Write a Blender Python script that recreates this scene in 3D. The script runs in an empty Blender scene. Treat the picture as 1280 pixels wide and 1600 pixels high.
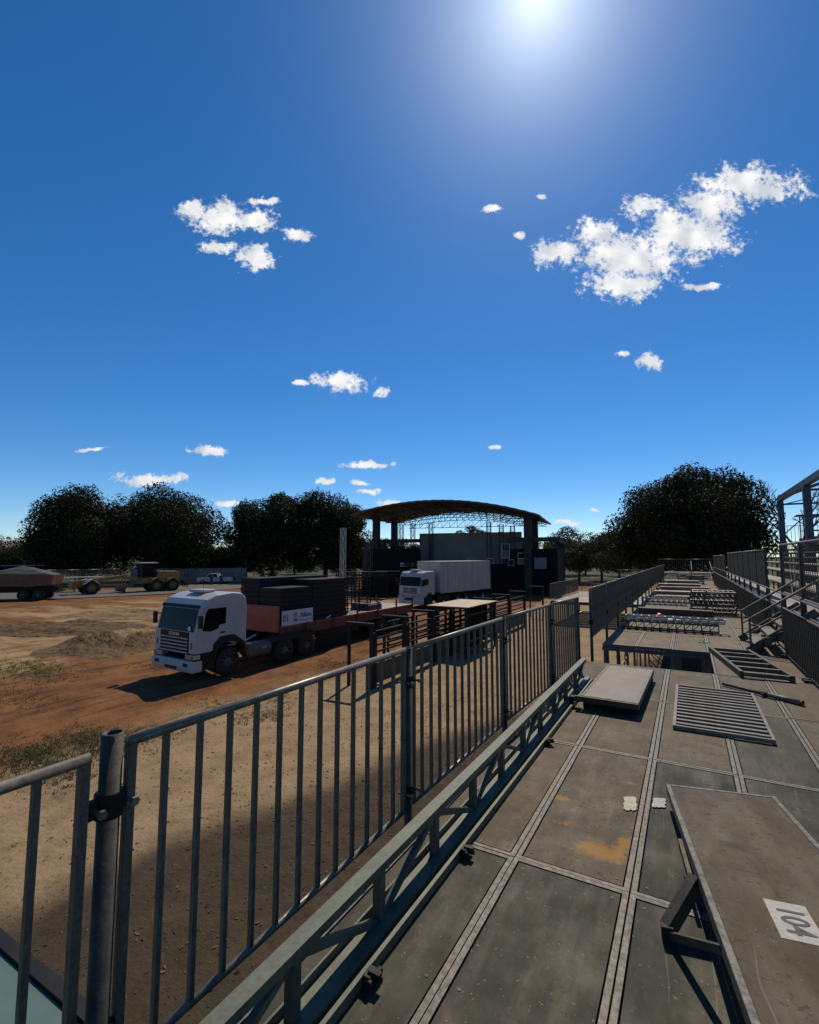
import bpy, math, random
import numpy as np
from mathutils import Vector, Matrix
random.seed(7); rng = np.random.default_rng(7)
SC = bpy.context.scene; COL = SC.collection
R = math.radians

# ------------------------------------------------------------------ camera
HC, DZ = 4.40, 2.63                       # eye height, deck height
PITCH, YAW = R(5.276), R(29.689)
FPX = 758.0                               # focal length in photo pixels (1280 wide)
cam = bpy.data.cameras.new('camera'); camo = bpy.data.objects.new('camera', cam); COL.objects.link(camo)
cam.sensor_fit = 'HORIZONTAL'; cam.sensor_width = 36; cam.lens = 36*FPX/1280
cam.clip_start = 0.05; cam.clip_end = 20000
camo.location = (0, 0, HC); camo.rotation_euler = (R(90)+PITCH, 0, YAW)
SC.camera = camo

def ray(x, y):
    r, f, u = x-640, FPX, 800-y
    c, s = math.cos(PITCH), math.sin(PITCH)
    f, u = f*c-u*s, f*s+u*c
    c, s = math.cos(YAW), math.sin(YAW)
    return Vector((r*c-f*s, r*s+f*c, u))
def onz(x, y, z=0.0):
    d = ray(x, y); t = (z-HC)/d.z
    return Vector((d.x*t, d.y*t, z))
def dist(x, y, m):                        # point on that line of sight, m metres away over the ground
    d = ray(x, y); t = m/math.hypot(d.x, d.y)
    return Vector((d.x*t, d.y*t, HC+d.z*t))

# ------------------------------------------------------------------ light
AUR_A, AUR_W = 10.0, 4.6
SUN_AZ, SUN_EL = R(-13.3), R(51.2)        # azimuth from +Y towards +X
sd = Vector((math.sin(SUN_AZ)*math.cos(SUN_EL), math.cos(SUN_AZ)*math.cos(SUN_EL), math.sin(SUN_EL)))
sl = bpy.data.lights.new('sun', 'SUN'); sl.energy = 5.0; sl.angle = R(0.53); sl.color = (1, .89, .72)
so = bpy.data.objects.new('sun', sl); COL.objects.link(so)
so.rotation_euler = sd.to_track_quat('Z', 'Y').to_euler(); so.location = (0, 0, 60)
SC.view_settings.view_transform = 'Standard'; SC.view_settings.look = 'None'
SC.view_settings.exposure = -0.35; SC.view_settings.gamma = 1

W = bpy.data.worlds.new('World'); SC.world = W; W.use_nodes = True
nt = W.node_tree; nt.nodes.clear()
def N(t, tree=None, **k):
    n = (tree or nt).nodes.new(t)
    for a, b in k.items(): setattr(n, a, b)
    return n
def world():
    L = nt.links.new
    out = N('ShaderNodeOutputWorld'); bg = N('ShaderNodeBackground'); L(bg.outputs[0], out.inputs[0])
    sky = N('ShaderNodeTexSky', sky_type='NISHITA', sun_disc=False, sun_elevation=SUN_EL, sun_rotation=SUN_AZ,
            altitude=2000, air_density=1.0, dust_density=0.3, ozone_density=5.0)
    hsv = N('ShaderNodeHueSaturation'); hsv.inputs['Saturation'].default_value = 1.26; hsv.inputs['Hue'].default_value = .5
    L(sky.outputs[0], hsv.inputs['Color'])
    bg.inputs[1].default_value = 0.14
    # clouds: laid out on the sky plane facing azimuth -YAW
    tc = N('ShaderNodeTexCoord'); d = tc.outputs['Generated']
    Fv, Rv = Vector((-math.sin(YAW), math.cos(YAW), 0)), Vector((math.cos(YAW), math.sin(YAW), 0))
    def dot(v):
        n = N('ShaderNodeVectorMath', operation='DOT_PRODUCT'); L(d, n.inputs[0]); n.inputs[1].default_value = v; return n.outputs['Value']
    def m(op, a, b=None, c=None):
        n = N('ShaderNodeMath', operation=op)
        for i, q in enumerate((a, b, c)):
            if q is None: continue
            if isinstance(q, (int, float)): n.inputs[i].default_value = q
            else: L(q, n.inputs[i])
        return n.outputs[0]
    f = m('MAXIMUM', dot(Fv), .02)
    cb = N('ShaderNodeCombineXYZ'); L(m('DIVIDE', dot(Rv), f), cb.inputs[0]); L(m('DIVIDE', dot((0, 0, 1)), f), cb.inputs[1])
    p = cb.outputs[0]
    wn = N('ShaderNodeTexNoise'); wn.inputs['Scale'].default_value = 14; wn.inputs['Detail'].default_value = 6; L(p, wn.inputs['Vector'])
    ws = N('ShaderNodeVectorMath', operation='SUBTRACT'); L(wn.outputs['Color'], ws.inputs[0]); ws.inputs[1].default_value = (.5, .5, .5)
    wm = N('ShaderNodeVectorMath', operation='SCALE'); L(ws.outputs[0], wm.inputs[0]); wm.inputs['Scale'].default_value = .045
    wa = N('ShaderNodeVectorMath', operation='ADD'); L(p, wa.inputs[0]); L(wm.outputs[0], wa.inputs[1]); pw = wa.outputs[0]
    E = [(345, 340, 62, 30), (300, 325, 30, 18), (395, 345, 40, 22), (340, 388, 40, 14), (398, 402, 38, 24), (467, 368, 32, 13), (412, 316, 30, 8),
         (1175, 288, 95, 34), (1110, 318, 60, 34), (1075, 365, 90, 48), (985, 400, 95, 48), (975, 445, 70, 30), (870, 395, 46, 26), (1005, 322, 44, 22), (935, 365, 50, 24),
         (530, 597, 52, 18), (598, 614, 16, 9), (470, 603, 13, 6), (768, 326, 20, 9), (810, 367, 13, 8), (845, 305, 9, 5), (1012, 566, 26, 15), (972, 551, 14, 7),
         (1100, 446, 36, 7), (325, 703, 32, 11), (577, 725, 52, 7), (508, 748, 20, 7), (560, 752, 20, 6), (573, 767, 20, 7), (612, 787, 30, 8), (235, 749, 60, 13),
         (355, 783, 26, 7), (770, 697, 16, 4), (140, 703, 24, 4), (885, 818, 24, 5), (930, 800, 14, 4)]
    acc = None
    for (x, y, rx, ry) in E:
        def pl(x, y):
            v = ray(x, y); g = v.dot(Fv); return Vector((v.dot(Rv)/g, v.z/g))
        c = pl(x, y); sx = (pl(x+rx, y)-pl(x-rx, y)).length/2; sy = (pl(x, y-ry)-pl(x, y+ry)).length/2
        s = N('ShaderNodeVectorMath', operation='SUBTRACT'); L(pw, s.inputs[0]); s.inputs[1].default_value = (c.x, c.y, 0)
        k = N('ShaderNodeVectorMath', operation='MULTIPLY'); L(s.outputs[0], k.inputs[0]); k.inputs[1].default_value = (1/sx, 1/sy, 0)
        l = N('ShaderNodeVectorMath', operation='LENGTH'); L(k.outputs[0], l.inputs[0])
        v = m('SUBTRACT', 1.0, l.outputs['Value'])
        acc = v if acc is None else m('SMOOTH_MAX', acc, v, .25)
    nz = N('ShaderNodeTexNoise'); nz.inputs['Scale'].default_value = 26; nz.inputs['Detail'].default_value = 9; nz.inputs['Roughness'].default_value = .62; L(p, nz.inputs['Vector'])
    den = m('ADD', acc, m('MULTIPLY', m('SUBTRACT', nz.outputs['Fac'], .5), 1.9))
    nf = N('ShaderNodeTexNoise'); nf.inputs['Scale'].default_value = 85; nf.inputs['Detail'].default_value = 7; nf.inputs['Roughness'].default_value = .65; L(p, nf.inputs['Vector'])
    den = m('ADD', den, m('MULTIPLY', m('SUBTRACT', nf.outputs['Fac'], .5), 1.7))
    mr = N('ShaderNodeMapRange', interpolation_type='SMOOTHSTEP'); mr.inputs['From Min'].default_value = .02; mr.inputs['From Max'].default_value = .62; L(den, mr.inputs['Value'])
    sh = N('ShaderNodeTexNoise'); sh.inputs['Scale'].default_value = 17; sh.inputs['Detail'].default_value = 6; L(p, sh.inputs['Vector'])
    cr = N('ShaderNodeMapRange'); cr.inputs['From Min'].default_value = .35; cr.inputs['From Max'].default_value = .65; L(sh.outputs['Fac'], cr.inputs['Value'])
    cc = N('ShaderNodeMixRGB'); L(cr.outputs[0], cc.inputs[0]); cc.inputs[1].default_value = (5.6, 6.0, 6.6, 1); cc.inputs[2].default_value = (9.3, 9.2, 9.0, 1)
    mx = N('ShaderNodeMixRGB'); L(mr.outputs[0], mx.inputs[0]); L(hsv.outputs[0], mx.inputs[1]); L(cc.outputs[0], mx.inputs[2])
    # bright circumsolar aureole of a dusty sky
    an = m('ARCCOSINE', m('MINIMUM', dot(sd), 1.0)); au = m('MULTIPLY', m('POWER', 2.718, m('DIVIDE', an, -R(AUR_W))), AUR_A)
    ac = N('ShaderNodeVectorMath', operation='SCALE'); ac.inputs[0].default_value = (.93, 1, 1.0); L(au, ac.inputs['Scale'])
    aa = N('ShaderNodeVectorMath', operation='ADD'); L(mx.outputs[0], aa.inputs[0]); L(ac.outputs[0], aa.inputs[1])
    L(aa.outputs[0], bg.inputs[0])
world()

# ------------------------------------------------------------------ materials
MATS = {}
def pm(name, c1, c2=None, scale=6, rough=.6, metal=0, bump=0, detail=6, spec=.5, rand=0, fine=0, lo=.35, hi=.65, stretch=None, trans=0):
    """noise-mixed principled material in object coordinates"""
    if name in MATS: return MATS[name]
    m = bpy.data.materials.new(name); m.use_nodes = True; t = m.node_tree; L = t.links.new
    b = t.nodes['Principled BSDF']; b.inputs['Roughness'].default_value = rough; b.inputs['Metallic'].default_value = metal
    b.inputs['Specular IOR Level'].default_value = spec
    c2 = c2 or tuple(x*.72 for x in c1)
    tc = N('ShaderNodeTexCoord', t); src = tc.outputs['Object']
    if stretch:
        mp = N('ShaderNodeMapping', t); mp.inputs['Scale'].default_value = stretch; L(src, mp.inputs[0]); src = mp.outputs[0]
    n = N('ShaderNodeTexNoise', t); n.inputs['Scale'].default_value = scale; n.inputs['Detail'].default_value = detail; n.inputs['Roughness'].default_value = .6; L(src, n.inputs['Vector'])
    mr = N('ShaderNodeMapRange', t); mr.inputs['From Min'].default_value = lo; mr.inputs['From Max'].default_value = hi; L(n.outputs['Fac'], mr.inputs['Value'])
    mx = N('ShaderNodeMixRGB', t); mx.inputs[1].default_value = (*c1, 1); mx.inputs[2].default_value = (*c2, 1); L(mr.outputs[0], mx.inputs[0])
    col = mx.outputs[0]
    if fine:
        n2 = N('ShaderNodeTexNoise', t); n2.inputs['Scale'].default_value = scale*9; n2.inputs['Detail'].default_value = 4; L(src, n2.inputs['Vector'])
        m2 = N('ShaderNodeMapRange', t); m2.inputs['From Min'].default_value = .3; m2.inputs['From Max'].default_value = .7; m2.inputs['To Min'].default_value = 1-fine; m2.inputs['To Max'].default_value = 1+fine; L(n2.outputs['Fac'], m2.inputs['Value'])
        h = N('ShaderNodeVectorMath', t, operation='SCALE'); L(col, h.inputs[0]); L(m2.outputs[0], h.inputs['Scale']); col = h.outputs[0]
    if rand:
        oi = N('ShaderNodeObjectInfo', t); m3 = N('ShaderNodeMapRange', t); m3.inputs['To Min'].default_value = 1-rand; m3.inputs['To Max'].default_value = 1+rand; L(oi.outputs['Random'], m3.inputs['Value'])
        h = N('ShaderNodeVectorMath', t, operation='SCALE'); L(col, h.inputs[0]); L(m3.outputs[0], h.inputs['Scale']); col = h.outputs[0]
    L(col, b.inputs['Base Color'])
    rr = N('ShaderNodeMapRange', t); rr.inputs['To Min'].default_value = max(0, rough-.12); rr.inputs['To Max'].default_value = min(1, rough+.12); L(n.outputs['Fac'], rr.inputs['Value']); L(rr.outputs[0], b.inputs['Roughness'])
    if bump:
        bp = N('ShaderNodeBump', t); bp.inputs['Strength'].default_value = bump; bp.inputs['Distance'].default_value = .02; L(n.outputs['Fac'], bp.inputs['Height']); L(bp.outputs[0], b.inputs['Normal'])
    if trans:
        tr = N('ShaderNodeBsdfTranslucent', t); L(col, tr.inputs[0]); ms = N('ShaderNodeMixShader', t); ms.inputs[0].default_value = trans
        L(b.outputs[0], ms.inputs[1]); L(tr.outputs[0], ms.inputs[2]); L(ms.outputs[0], t.nodes['Material Output'].inputs[0])
    MATS[name] = m; return m

galv = pm('galvanised_steel', (.22, .195, .15), (.12, .10, .075), 9, .42, .4, .1, fine=.25)
galv_dull = pm('dull_galvanised_steel', (.135, .115, .08), (.07, .058, .04), 7, .6, .15, .15, fine=.3)
galv_dark = pm('weathered_steel', (.062, .052, .036), (.03, .024, .016), 11, .65, .1, .2, fine=.3)
green_steel = pm('green_painted_steel', (.088, .10, .066), (.05, .057, .038), 5, .5, .05, .15, fine=.25)
green_sheet = pm('green_painted_sheet', (.12, .18, .15), (.09, .135, .11), 2.5, .35, .1, .05)
black_steel = pm('black_painted_steel', (.006, .006, .006), (.015, .012, .01), 9, .6, 0, .1, spec=.25)
black_ply = pm('black_stage_ply', (.006, .0063, .0065), (.013, .0125, .0115), 5, .65, 0, .1, rand=.4, spec=.2)
alu = pm('aluminium', (.46, .43, .38), (.3, .28, .24), 12, .42, .4, .05, fine=.2)
rubber = pm('tyre_rubber', (.009, .009, .009), (.02, .017, .014), 9, .85, 0, .2)
white_paint = pm('white_truck_paint', (.42, .40, .375), (.34, .32, .285), 2.2, .3, 0, 0, spec=.6, lo=.45, hi=.8)
white_box = pm('white_box_panel', (.42, .40, .37), (.32, .30, .27), 1.6, .45, 0, .03, stretch=(1, 1, .25))
plastic = pm('black_plastic', (.007, .007, .007), (.014, .013, .012), 14, .6, spec=.3)
glass = pm('dark_glass', (.005, .006, .006), (.012, .013, .013), 2, .07, 0, 0, spec=.12)
lamp_glass = pm('headlight_glass', (.42, .42, .42), (.3, .3, .3), 20, .12, .3)
orange_lens = pm('orange_lens', (.5, .13, .03), None, 20, .2)
red_paint = pm('faded_red_paint', (.33, .065, .045), (.21, .05, .035), 3.5, .6, 0, .1, fine=.2)
rust_red = pm('rusty_red_paint', (.17, .05, .03), (.075, .035, .022), 4.5, .7, .1, .2, fine=.3)
sign_white = pm('white_print', (.6, .59, .56), (.53, .52, .49), 5, .5)
sign_blue = pm('blue_print', (.02, .045, .20), None, 8, .5)
sign_orange = pm('orange_print', (.72, .19, .03), None, 8, .5)
sign_black = pm('black_print', (.02, .02, .022), None, 8, .5)
chrome = pm('chrome_letters', (.6, .6, .58), None, 20, .25, .9)
yellow = pm('machine_yellow', (.36, .19, .04), (.22, .11, .028), 3.5, .5, 0, .1, fine=.25)
dump_orange = pm('dump_body_orange', (.17, .07, .03), (.09, .042, .022), 2.5, .6, 0, .1, fine=.2)
sheet_white = pm('white_roof_sheet', (.55, .53, .48), (.4, .37, .32), 2, .5, .1)
concrete = pm('precast_concrete', (.24, .205, .16), (.165, .14, .11), 1.8, .85, 0, .2, fine=.2, rand=.1)
wood_pale = pm('pale_plywood', (.46, .33, .19), (.34, .23, .13), 3, .6, 0, .1, fine=.15, stretch=(1, .2, 1))
plank = pm('weathered_plank', (.30, .26, .20), (.19, .155, .12), 4, .7, 0, .2, fine=.25, rand=.2, stretch=(1, .12, 1))
stage_black = pm('stage_black_wall', (.006, .0065, .007), (.012, .012, .012), .8, .85, 0, .05, spec=.15)
stage_white = pm('stage_back_wall', (.33, .31, .285), (.26, .245, .225), .5, .8, 0, .05)
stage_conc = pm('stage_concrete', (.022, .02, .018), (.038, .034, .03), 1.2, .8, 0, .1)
roof_metal = pm('stage_roof_sheet', (.10, .066, .05), (.06, .04, .032), .8, .55, .3, .05)
gravel_m = pm('gravel', (.075, .075, .075), (.045, .045, .045), 30, .9, 0, .5)
bark = pm('bark', (.10, .075, .055), (.055, .042, .032), 6, .9, 0, .5)
leaf_dark = pm('dark_mango_leaf', (.018, .026, .008), (.036, .042, .012), .6, .7, 0, 0, lo=.3, hi=.7, trans=.12, spec=.15)
leaf_rust = pm('young_reddish_leaf', (.055, .036, .012), (.028, .034, .01), .5, .7, 0, 0, lo=.3, hi=.7, trans=.15, spec=.15)
leaf_olive = pm('olive_leaf', (.06, .068, .026), (.035, .043, .017), .5, .7, 0, 0, lo=.3, hi=.7, trans=.25, spec=.15)
leaf_green = pm('fresh_leaf', (.05, .078, .016), (.03, .045, .012), .6, .7, 0, 0, lo=.3, hi=.7, trans=.25, spec=.15)
skin = pm('skin', (.22, .12, .08), None, 10, .6)
cloth_navy = pm('navy_cloth', (.02, .028, .06), None, 10, .85)
cloth_dark = pm('dark_trousers', (.02, .02, .025), None, 10, .85)
red_plastic = pm('red_plastic', (.6, .05, .03), None, 10, .4)
strip_steel = pm('worn_frame_steel', (.15, .132, .098), (.05, .043, .032), 26, .6, .1, .25, fine=.35)

def plywood(name='worn_deck_plywood', stain=()):
    m = bpy.data.materials.new(name); m.use_nodes = True; t = m.node_tree; L = t.links.new; b = t.nodes['Principled BSDF']
    tc = N('ShaderNodeTexCoord', t); oi = N('ShaderNodeObjectInfo', t)
    off = N('ShaderNodeVectorMath', t, operation='SCALE'); cx = N('ShaderNodeCombineXYZ', t)
    for i in range(3): L(oi.outputs['Random'], cx.inputs[i])
    L(cx.outputs[0], off.inputs[0]); off.inputs['Scale'].default_value = 57
    ad = N('ShaderNodeVectorMath', t, operation='ADD'); L(tc.outputs['Object'], ad.inputs[0]); L(off.outputs[0], ad.inputs[1]); P = ad.outputs[0]
    def noise(s, det=6, st=None, rough=.6):
        src = P
        if st:
            mp = N('ShaderNodeMapping', t); mp.inputs['Scale'].default_value = st; L(P, mp.inputs[0]); src = mp.outputs[0]
        n = N('ShaderNodeTexNoise', t); n.inputs['Scale'].default_value = s; n.inputs['Detail'].default_value = det; n.inputs['Roughness'].default_value = rough; L(src, n.inputs['Vector']); return n.outputs['Fac']
    def rng_(v, a, b_, c=0., d=1.):
        n = N('ShaderNodeMapRange', t); n.inputs[1].default_value = a; n.inputs[2].default_value = b_; n.inputs[3].default_value = c; n.inputs[4].default_value = d; L(v, n.inputs[0]); return n.outputs[0]
    def mix(f, a, b_, op='MIX'):
        n = N('ShaderNodeMixRGB', t, blend_type=op)
        for i, q in enumerate((f, a, b_)):
            if isinstance(q, tuple): n.inputs[i].default_value = (*q, 1)
            elif isinstance(q, (int, float)): n.inputs[i].default_value = q
            else: L(q, n.inputs[i])
        return n.outputs[0]
    c = oi.outputs['Color']
    c = mix(rng_(noise(2.2, 8), .35, .7), c, mix(1, c, (.66, .66, .66), 'MULTIPLY'))
    c = mix(rng_(noise(7, 9, (1, .18, 1)), .45, .75, 0, .45), c, (.20, .165, .115))
    c = mix(rng_(noise(28, 5), .58, .66, 0, .85), c, (.04, .033, .025))          # dirt specks
    c = mix(rng_(noise(3.3, 10, None, .75), .57, .68, 0, .75), c, (.045, .037, .028))
    c = mix(rng_(noise(13, 8, (1, .35, 1), .75), .56, .66, 0, .5), c, mix(1, c, (1.5, 1.45, 1.35), 'MULTIPLY'))  # blotches
    c = mix(rng_(noise(60, 2), .68, .74, 0, .5), c, (.36, .33, .28))
    wv = N('ShaderNodeTexWave', t); wv.inputs['Scale'].default_value = 1.7; wv.inputs['Distortion'].default_value = 5; wv.inputs['Detail'].default_value = 2; wv.inputs['Detail Scale'].default_value = .5; L(P, wv.inputs[0])
    sc_ = N('ShaderNodeMath', t, operation='MULTIPLY'); L(rng_(wv.outputs['Fac'], .996, 1.0, 0, .22), sc_.inputs[0]); L(rng_(noise(1.6), .5, .62), sc_.inputs[1])
    c = mix(sc_.outputs[0], c, (.34, .31, .26))
    for (x, y, rx, ry) in stain:
        q = N('ShaderNodeVectorMath', t, operation='SUBTRACT'); L(tc.outputs['Object'], q.inputs[0]); q.inputs[1].default_value = (x, y, 0)
        k = N('ShaderNodeVectorMath', t, operation='MULTIPLY'); L(q.outputs[0], k.inputs[0]); k.inputs[1].default_value = (1/rx, 1/ry, 0)
        l = N('ShaderNodeVectorMath', t, operation='LENGTH'); L(k.outputs[0], l.inputs[0])
        a = N('ShaderNodeMath', t, operation='SUBTRACT'); L(noise(9, 8, None, .7), a.inputs[0]); L(rng_(l.outputs['Value'], 0., 1.2, 0., .42), a.inputs[1])
        c = mix(rng_(a.outputs[0], .18, .36, 0, .8), c, (.30, .155, .035))
    L(c, b.inputs['Base Color']); L(rng_(noise(5), .3, .7, .55, .8), b.inputs['Roughness']); b.inputs['Specular IOR Level'].default_value = .15
    bp = N('ShaderNodeBump', t); bp.inputs['Strength'].default_value = .18; bp.inputs['Distance'].default_value = .006; L(noise(18, 8, (1, .3, 1)), bp.inputs['Height']); L(bp.outputs[0], b.inputs['Normal'])
    return m
ply = plywood(); ply_stained = plywood('rust_stained_plywood', ((.42, .32, .2, .13), (.55, .45, .06, .14), (.06, .86, .12, .06)))

def soil():
    m = bpy.data.materials.new('red_dirt_and_sand'); m.use_nodes = True; t = m.node_tree; L = t.links.new; b = t.nodes['Principled BSDF']
    g = N('ShaderNodeNewGeometry', t); P = g.outputs['Position']; sx = N('ShaderNodeSeparateXYZ', t); L(P, sx.inputs[0])
    def noise(s, det=6, st=None, rough=.6):
        src = P
        if st:
            mp = N('ShaderNodeMapping', t); mp.inputs['Scale'].default_value = st; L(P, mp.inputs[0]); src = mp.outputs[0]
        n = N('ShaderNodeTexNoise', t); n.inputs['Scale'].default_value = s; n.inputs['Detail'].default_value = det; n.inputs['Roughness'].default_value = rough; L(src, n.inputs['Vector']); return n.outputs['Fac']
    def rng_(v, a, b_, c=0., d=1.):
        n = N('ShaderNodeMapRange', t, interpolation_type='SMOOTHSTEP'); n.inputs[1].default_value = a; n.inputs[2].default_value = b_; n.inputs[3].default_value = c; n.inputs[4].default_value = d; L(v, n.inputs[0]); return n.outputs[0]
    def M(op, a, b_=0.):
        n = N('ShaderNodeMath', t, operation=op)
        for i, q in enumerate((a, b_)):
            if isinstance(q, (int, float)): n.inputs[i].default_value = q
            else: L(q, n.inputs[i])
        return n.outputs[0]
    def mix(f, a, b_, op='MIX'):
        n = N('ShaderNodeMixRGB', t, blend_type=op)
        for i, q in enumerate((f, a, b_)):
            if isinstance(q, tuple): n.inputs[i].default_value = (*q, 1)
            elif isinstance(q, (int, float)): n.inputs[i].default_value = q
            else: L(q, n.inputs[i])
        return n.outputs[0]
    X, Y = sx.outputs[0], sx.outputs[1]
    n1 = noise(.35, 8); wob = M('MULTIPLY', M('SUBTRACT', n1, .5), 9.)
    tan = mix(rng_(noise(1.3, 8), .35, .65), (.31, .215, .12), (.23, .155, .084))
    red = mix(rng_(noise(.8, 8), .35, .65), (.22, .092, .032), (.125, .055, .022))
    sand = mix(rng_(noise(1.1, 6), .35, .65), (.34, .235, .12), (.27, .175, .085))
    xs = M('ADD', X, M('MULTIPLY', wob, .55))
    c = mix(rng_(xs, -13.2, -11.4), red, tan)                       # tan strip by the stands, red further out
    sandf = M('MULTIPLY', rng_(M('ADD', X, wob), -20.5, -23.5), rng_(M('ADD', X, wob), -52, -46))
    sandf = M('MULTIPLY', sandf, rng_(noise(.16, 5, (1, 2.2, 1)), .40, .56))
    c = mix(sandf, c, sand)
    # dark strip along the stands: dampness plus painted-in lens vignette; its edge runs slightly across
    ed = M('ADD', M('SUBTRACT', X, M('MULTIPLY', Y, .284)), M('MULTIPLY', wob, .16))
    damp_vignette = M('MULTIPLY', rng_(ed, -9.0, -8.0), rng_(Y, 34, 22))
    c = mix(M('MULTIPLY', damp_vignette, .88), c, mix(rng_(noise(2.5, 8), .4, .65), (.024, .018, .012), (.042, .03, .018)))
    # litter and blotches
    c = mix(rng_(noise(1.9, 10, None, .7), .57, .68, 0, .5), c, mix(1, c, (.55, .5, .45), 'MULTIPLY'))
    c = mix(rng_(noise(9, 6, None, .7), .56, .66, 0, .6), c, mix(1, c, (.5, .47, .44), 'MULTIPLY'))
    c = mix(rng_(noise(30, 4, (.6, 1.6, 1), .6), .62, .68, 0, .7), c, mix(1, c, (.35, .32, .3), 'MULTIPLY'))
    c = mix(rng_(noise(55, 2), .7, .76, 0, .5), c, (.3, .24, .17))
    c = mix(rng_(noise(.5, 8, None, .7), .62, .74, 0, .65), c, (.10, .10, .032))  # weedy patches
    # tyre streaks along the way past the lorry
    st = noise(1.0, 5, (2.6, .22, 1)); c = mix(M('MULTIPLY', rng_(st, .5, .62, 0, .75), rng_(xs, -9.5, -13.)), c, mix(1, c, (.5, .45, .42), 'MULTIPLY'))
    # far country: scrub and dry pasture
    far = rng_(M('ADD', M('MULTIPLY', X, -1.), 0.), 66, 78)
    fy = rng_(Y, 84, 100)
    c = mix(M('MAXIMUM', far, fy), c, mix(rng_(noise(.05, 6), .4, .6), (.075, .07, .032), (.045, .05, .022)))
    L(c, b.inputs['Base Color']); b.inputs['Roughness'].default_value = .95; b.inputs['Specular IOR Level'].default_value = .15
    hs = M('ADD', M('MULTIPLY', noise(2.2, 8), .6), M('MULTIPLY', noise(11, 8, None, .7), .35))
    hs = M('ADD', hs, M('MULTIPLY', M('MULTIPLY', st, .5), rng_(xs, -9.5, -13.)))
    bp = N('ShaderNodeBump', t); bp.inputs['Strength'].default_value = .9; bp.inputs['Distance'].default_value = .12; L(hs, bp.inputs['Height']); L(bp.outputs[0], b.inputs['Normal'])
    return m
soil_m = soil()
heap_m = pm('piled_earth', (.17, .112, .062), (.085, .055, .03), 3.2, .95, 0, 1.0, detail=9, fine=.35, spec=.1)
sandheap_m = pm('piled_sand', (.29, .2, .11), (.2, .13, .068), 2.2, .95, 0, .8, detail=9, fine=.25, spec=.1)
grass_m = pm('grass_blade', (.075, .085, .022), (.14, .125, .042), 1.5, .7, 0, 0, trans=.25)
hill_m = pm('dry_pasture', (.32, .235, .15), (.22, .165, .10), .006, .95)
road_m = pm('gravel_road', (.07, .066, .06), (.11, .092, .07), .5, .9, 0, .4, fine=.3)

# ------------------------------------------------------------------ builders
class MB:
    def __init__(s): s.v = []; s.f = []
    def add(s, vs, fs):
        o = len(s.v); s.v += [tuple(p) for p in vs]; s.f += [tuple(i+o for i in f) for f in fs]; return s
    def box(s, x0, x1, y0, y1, z0, z1):
        return s.add([(x0, y0, z0), (x1, y0, z0), (x1, y1, z0), (x0, y1, z0), (x0, y0, z1), (x1, y0, z1), (x1, y1, z1), (x0, y1, z1)],
                     [(3, 2, 1, 0), (4, 5, 6, 7), (0, 1, 5, 4), (1, 2, 6, 5), (2, 3, 7, 6), (3, 0, 4, 7)])
    def bar(s, p, q, w, h=None, up=(0, 0, 1)):
        p, q = Vector(p), Vector(q); h = h or w; d = (q-p).normalized(); u = Vector(up)
        if abs(d.dot(u)) > .98: u = Vector((0, 1, 0))
        a = d.cross(u).normalized()*w/2; b = a.cross(d).normalized()*h/2
        return s.add([p-a-b, p+a-b, p+a+b, p-a+b, q-a-b, q+a-b, q+a+b, q-a+b], [(0, 1, 2, 3), (7, 6, 5, 4), (0, 4, 5, 1), (1, 5, 6, 2), (2, 6, 7, 3), (3, 7, 4, 0)])
    def tube(s, p, q, r, n=8, r2=None, caps=True):
        p, q = Vector(p), Vector(q); r2 = r if r2 is None else r2; d = (q-p).normalized()
        u = Vector((0, 0, 1)) if abs(d.z) < .9 else Vector((1, 0, 0)); a = d.cross(u).normalized(); b = a.cross(d)
        vs = []
        for c, rr in ((p, r), (q, r2)):
            for k in range(n):
                t = 2*math.pi*k/n; vs.append(c+(a*math.cos(t)+b*math.sin(t))*rr)
        fs = [(k, (k+1) % n, n+(k+1) % n, n+k) for k in range(n)]
        if caps: fs += [tuple(range(n-1, -1, -1)), tuple(range(n, 2*n))]
        return s.add(vs, fs)
    def path(s, pts, r, n=6):
        for a, b in zip(pts[:-1], pts[1:]): s.tube(a, b, r, n)
        return s
    def prism(s, prof, a0, a1, axis='x'):
        n = len(prof)
        def P(u, w, a): return (a, u, w) if axis == 'x' else ((u, a, w) if axis == 'y' else (u, w, a))
        vs = [P(u, w, a0) for u, w in prof]+[P(u, w, a1) for u, w in prof]
        return s.add(vs, [(k, (k+1) % n, n+(k+1) % n, n+k) for k in range(n)]+[tuple(range(n-1, -1, -1)), tuple(range(n, 2*n))])
    def lathe(s, prof, c=(0, 0, 0), axis='x', n=20):
        c = Vector(c); vs = []; m = len(prof)
        for k in range(n):
            t = 2*math.pi*k/n; ct, st = math.cos(t), math.sin(t)
            for (h, r) in prof:
                vs.append(c+(Vector((h, r*ct, r*st)) if axis == 'x' else Vector((r*ct, r*st, h))))
        fs = [(k*m+i, ((k+1) % n)*m+i, ((k+1) % n)*m+i+1, k*m+i+1) for k in range(n) for i in range(m-1)]
        return s.add(vs, fs)
    def mesh(s, name, mat, smooth=False):
        me = bpy.data.meshes.new(name); me.from_pydata(s.v, [], s.f)
        import bmesh
        b = bmesh.new(); b.from_mesh(me); bmesh.ops.recalc_face_normals(b, faces=b.faces); b.to_mesh(me); b.free()
        if mat: me.materials.append(mat)
        if smooth: me.shade_smooth()
        return me
    def build(s, name, mat, parent=None, smooth=False, bevel=0, seg=2):
        o = link(name, s.mesh(name, mat, smooth), parent)
        if bevel:
            md = o.modifiers.new('bevel', 'BEVEL'); md.width = bevel; md.segments = seg; md.limit_method = 'ANGLE'; md.angle_limit = R(35)
        return o
def link(name, me, parent=None, loc=None):
    o = bpy.data.objects.new(name, me); COL.objects.link(o)
    if parent: o.parent = parent
    if loc is not None: o.location = loc
    return o
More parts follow.
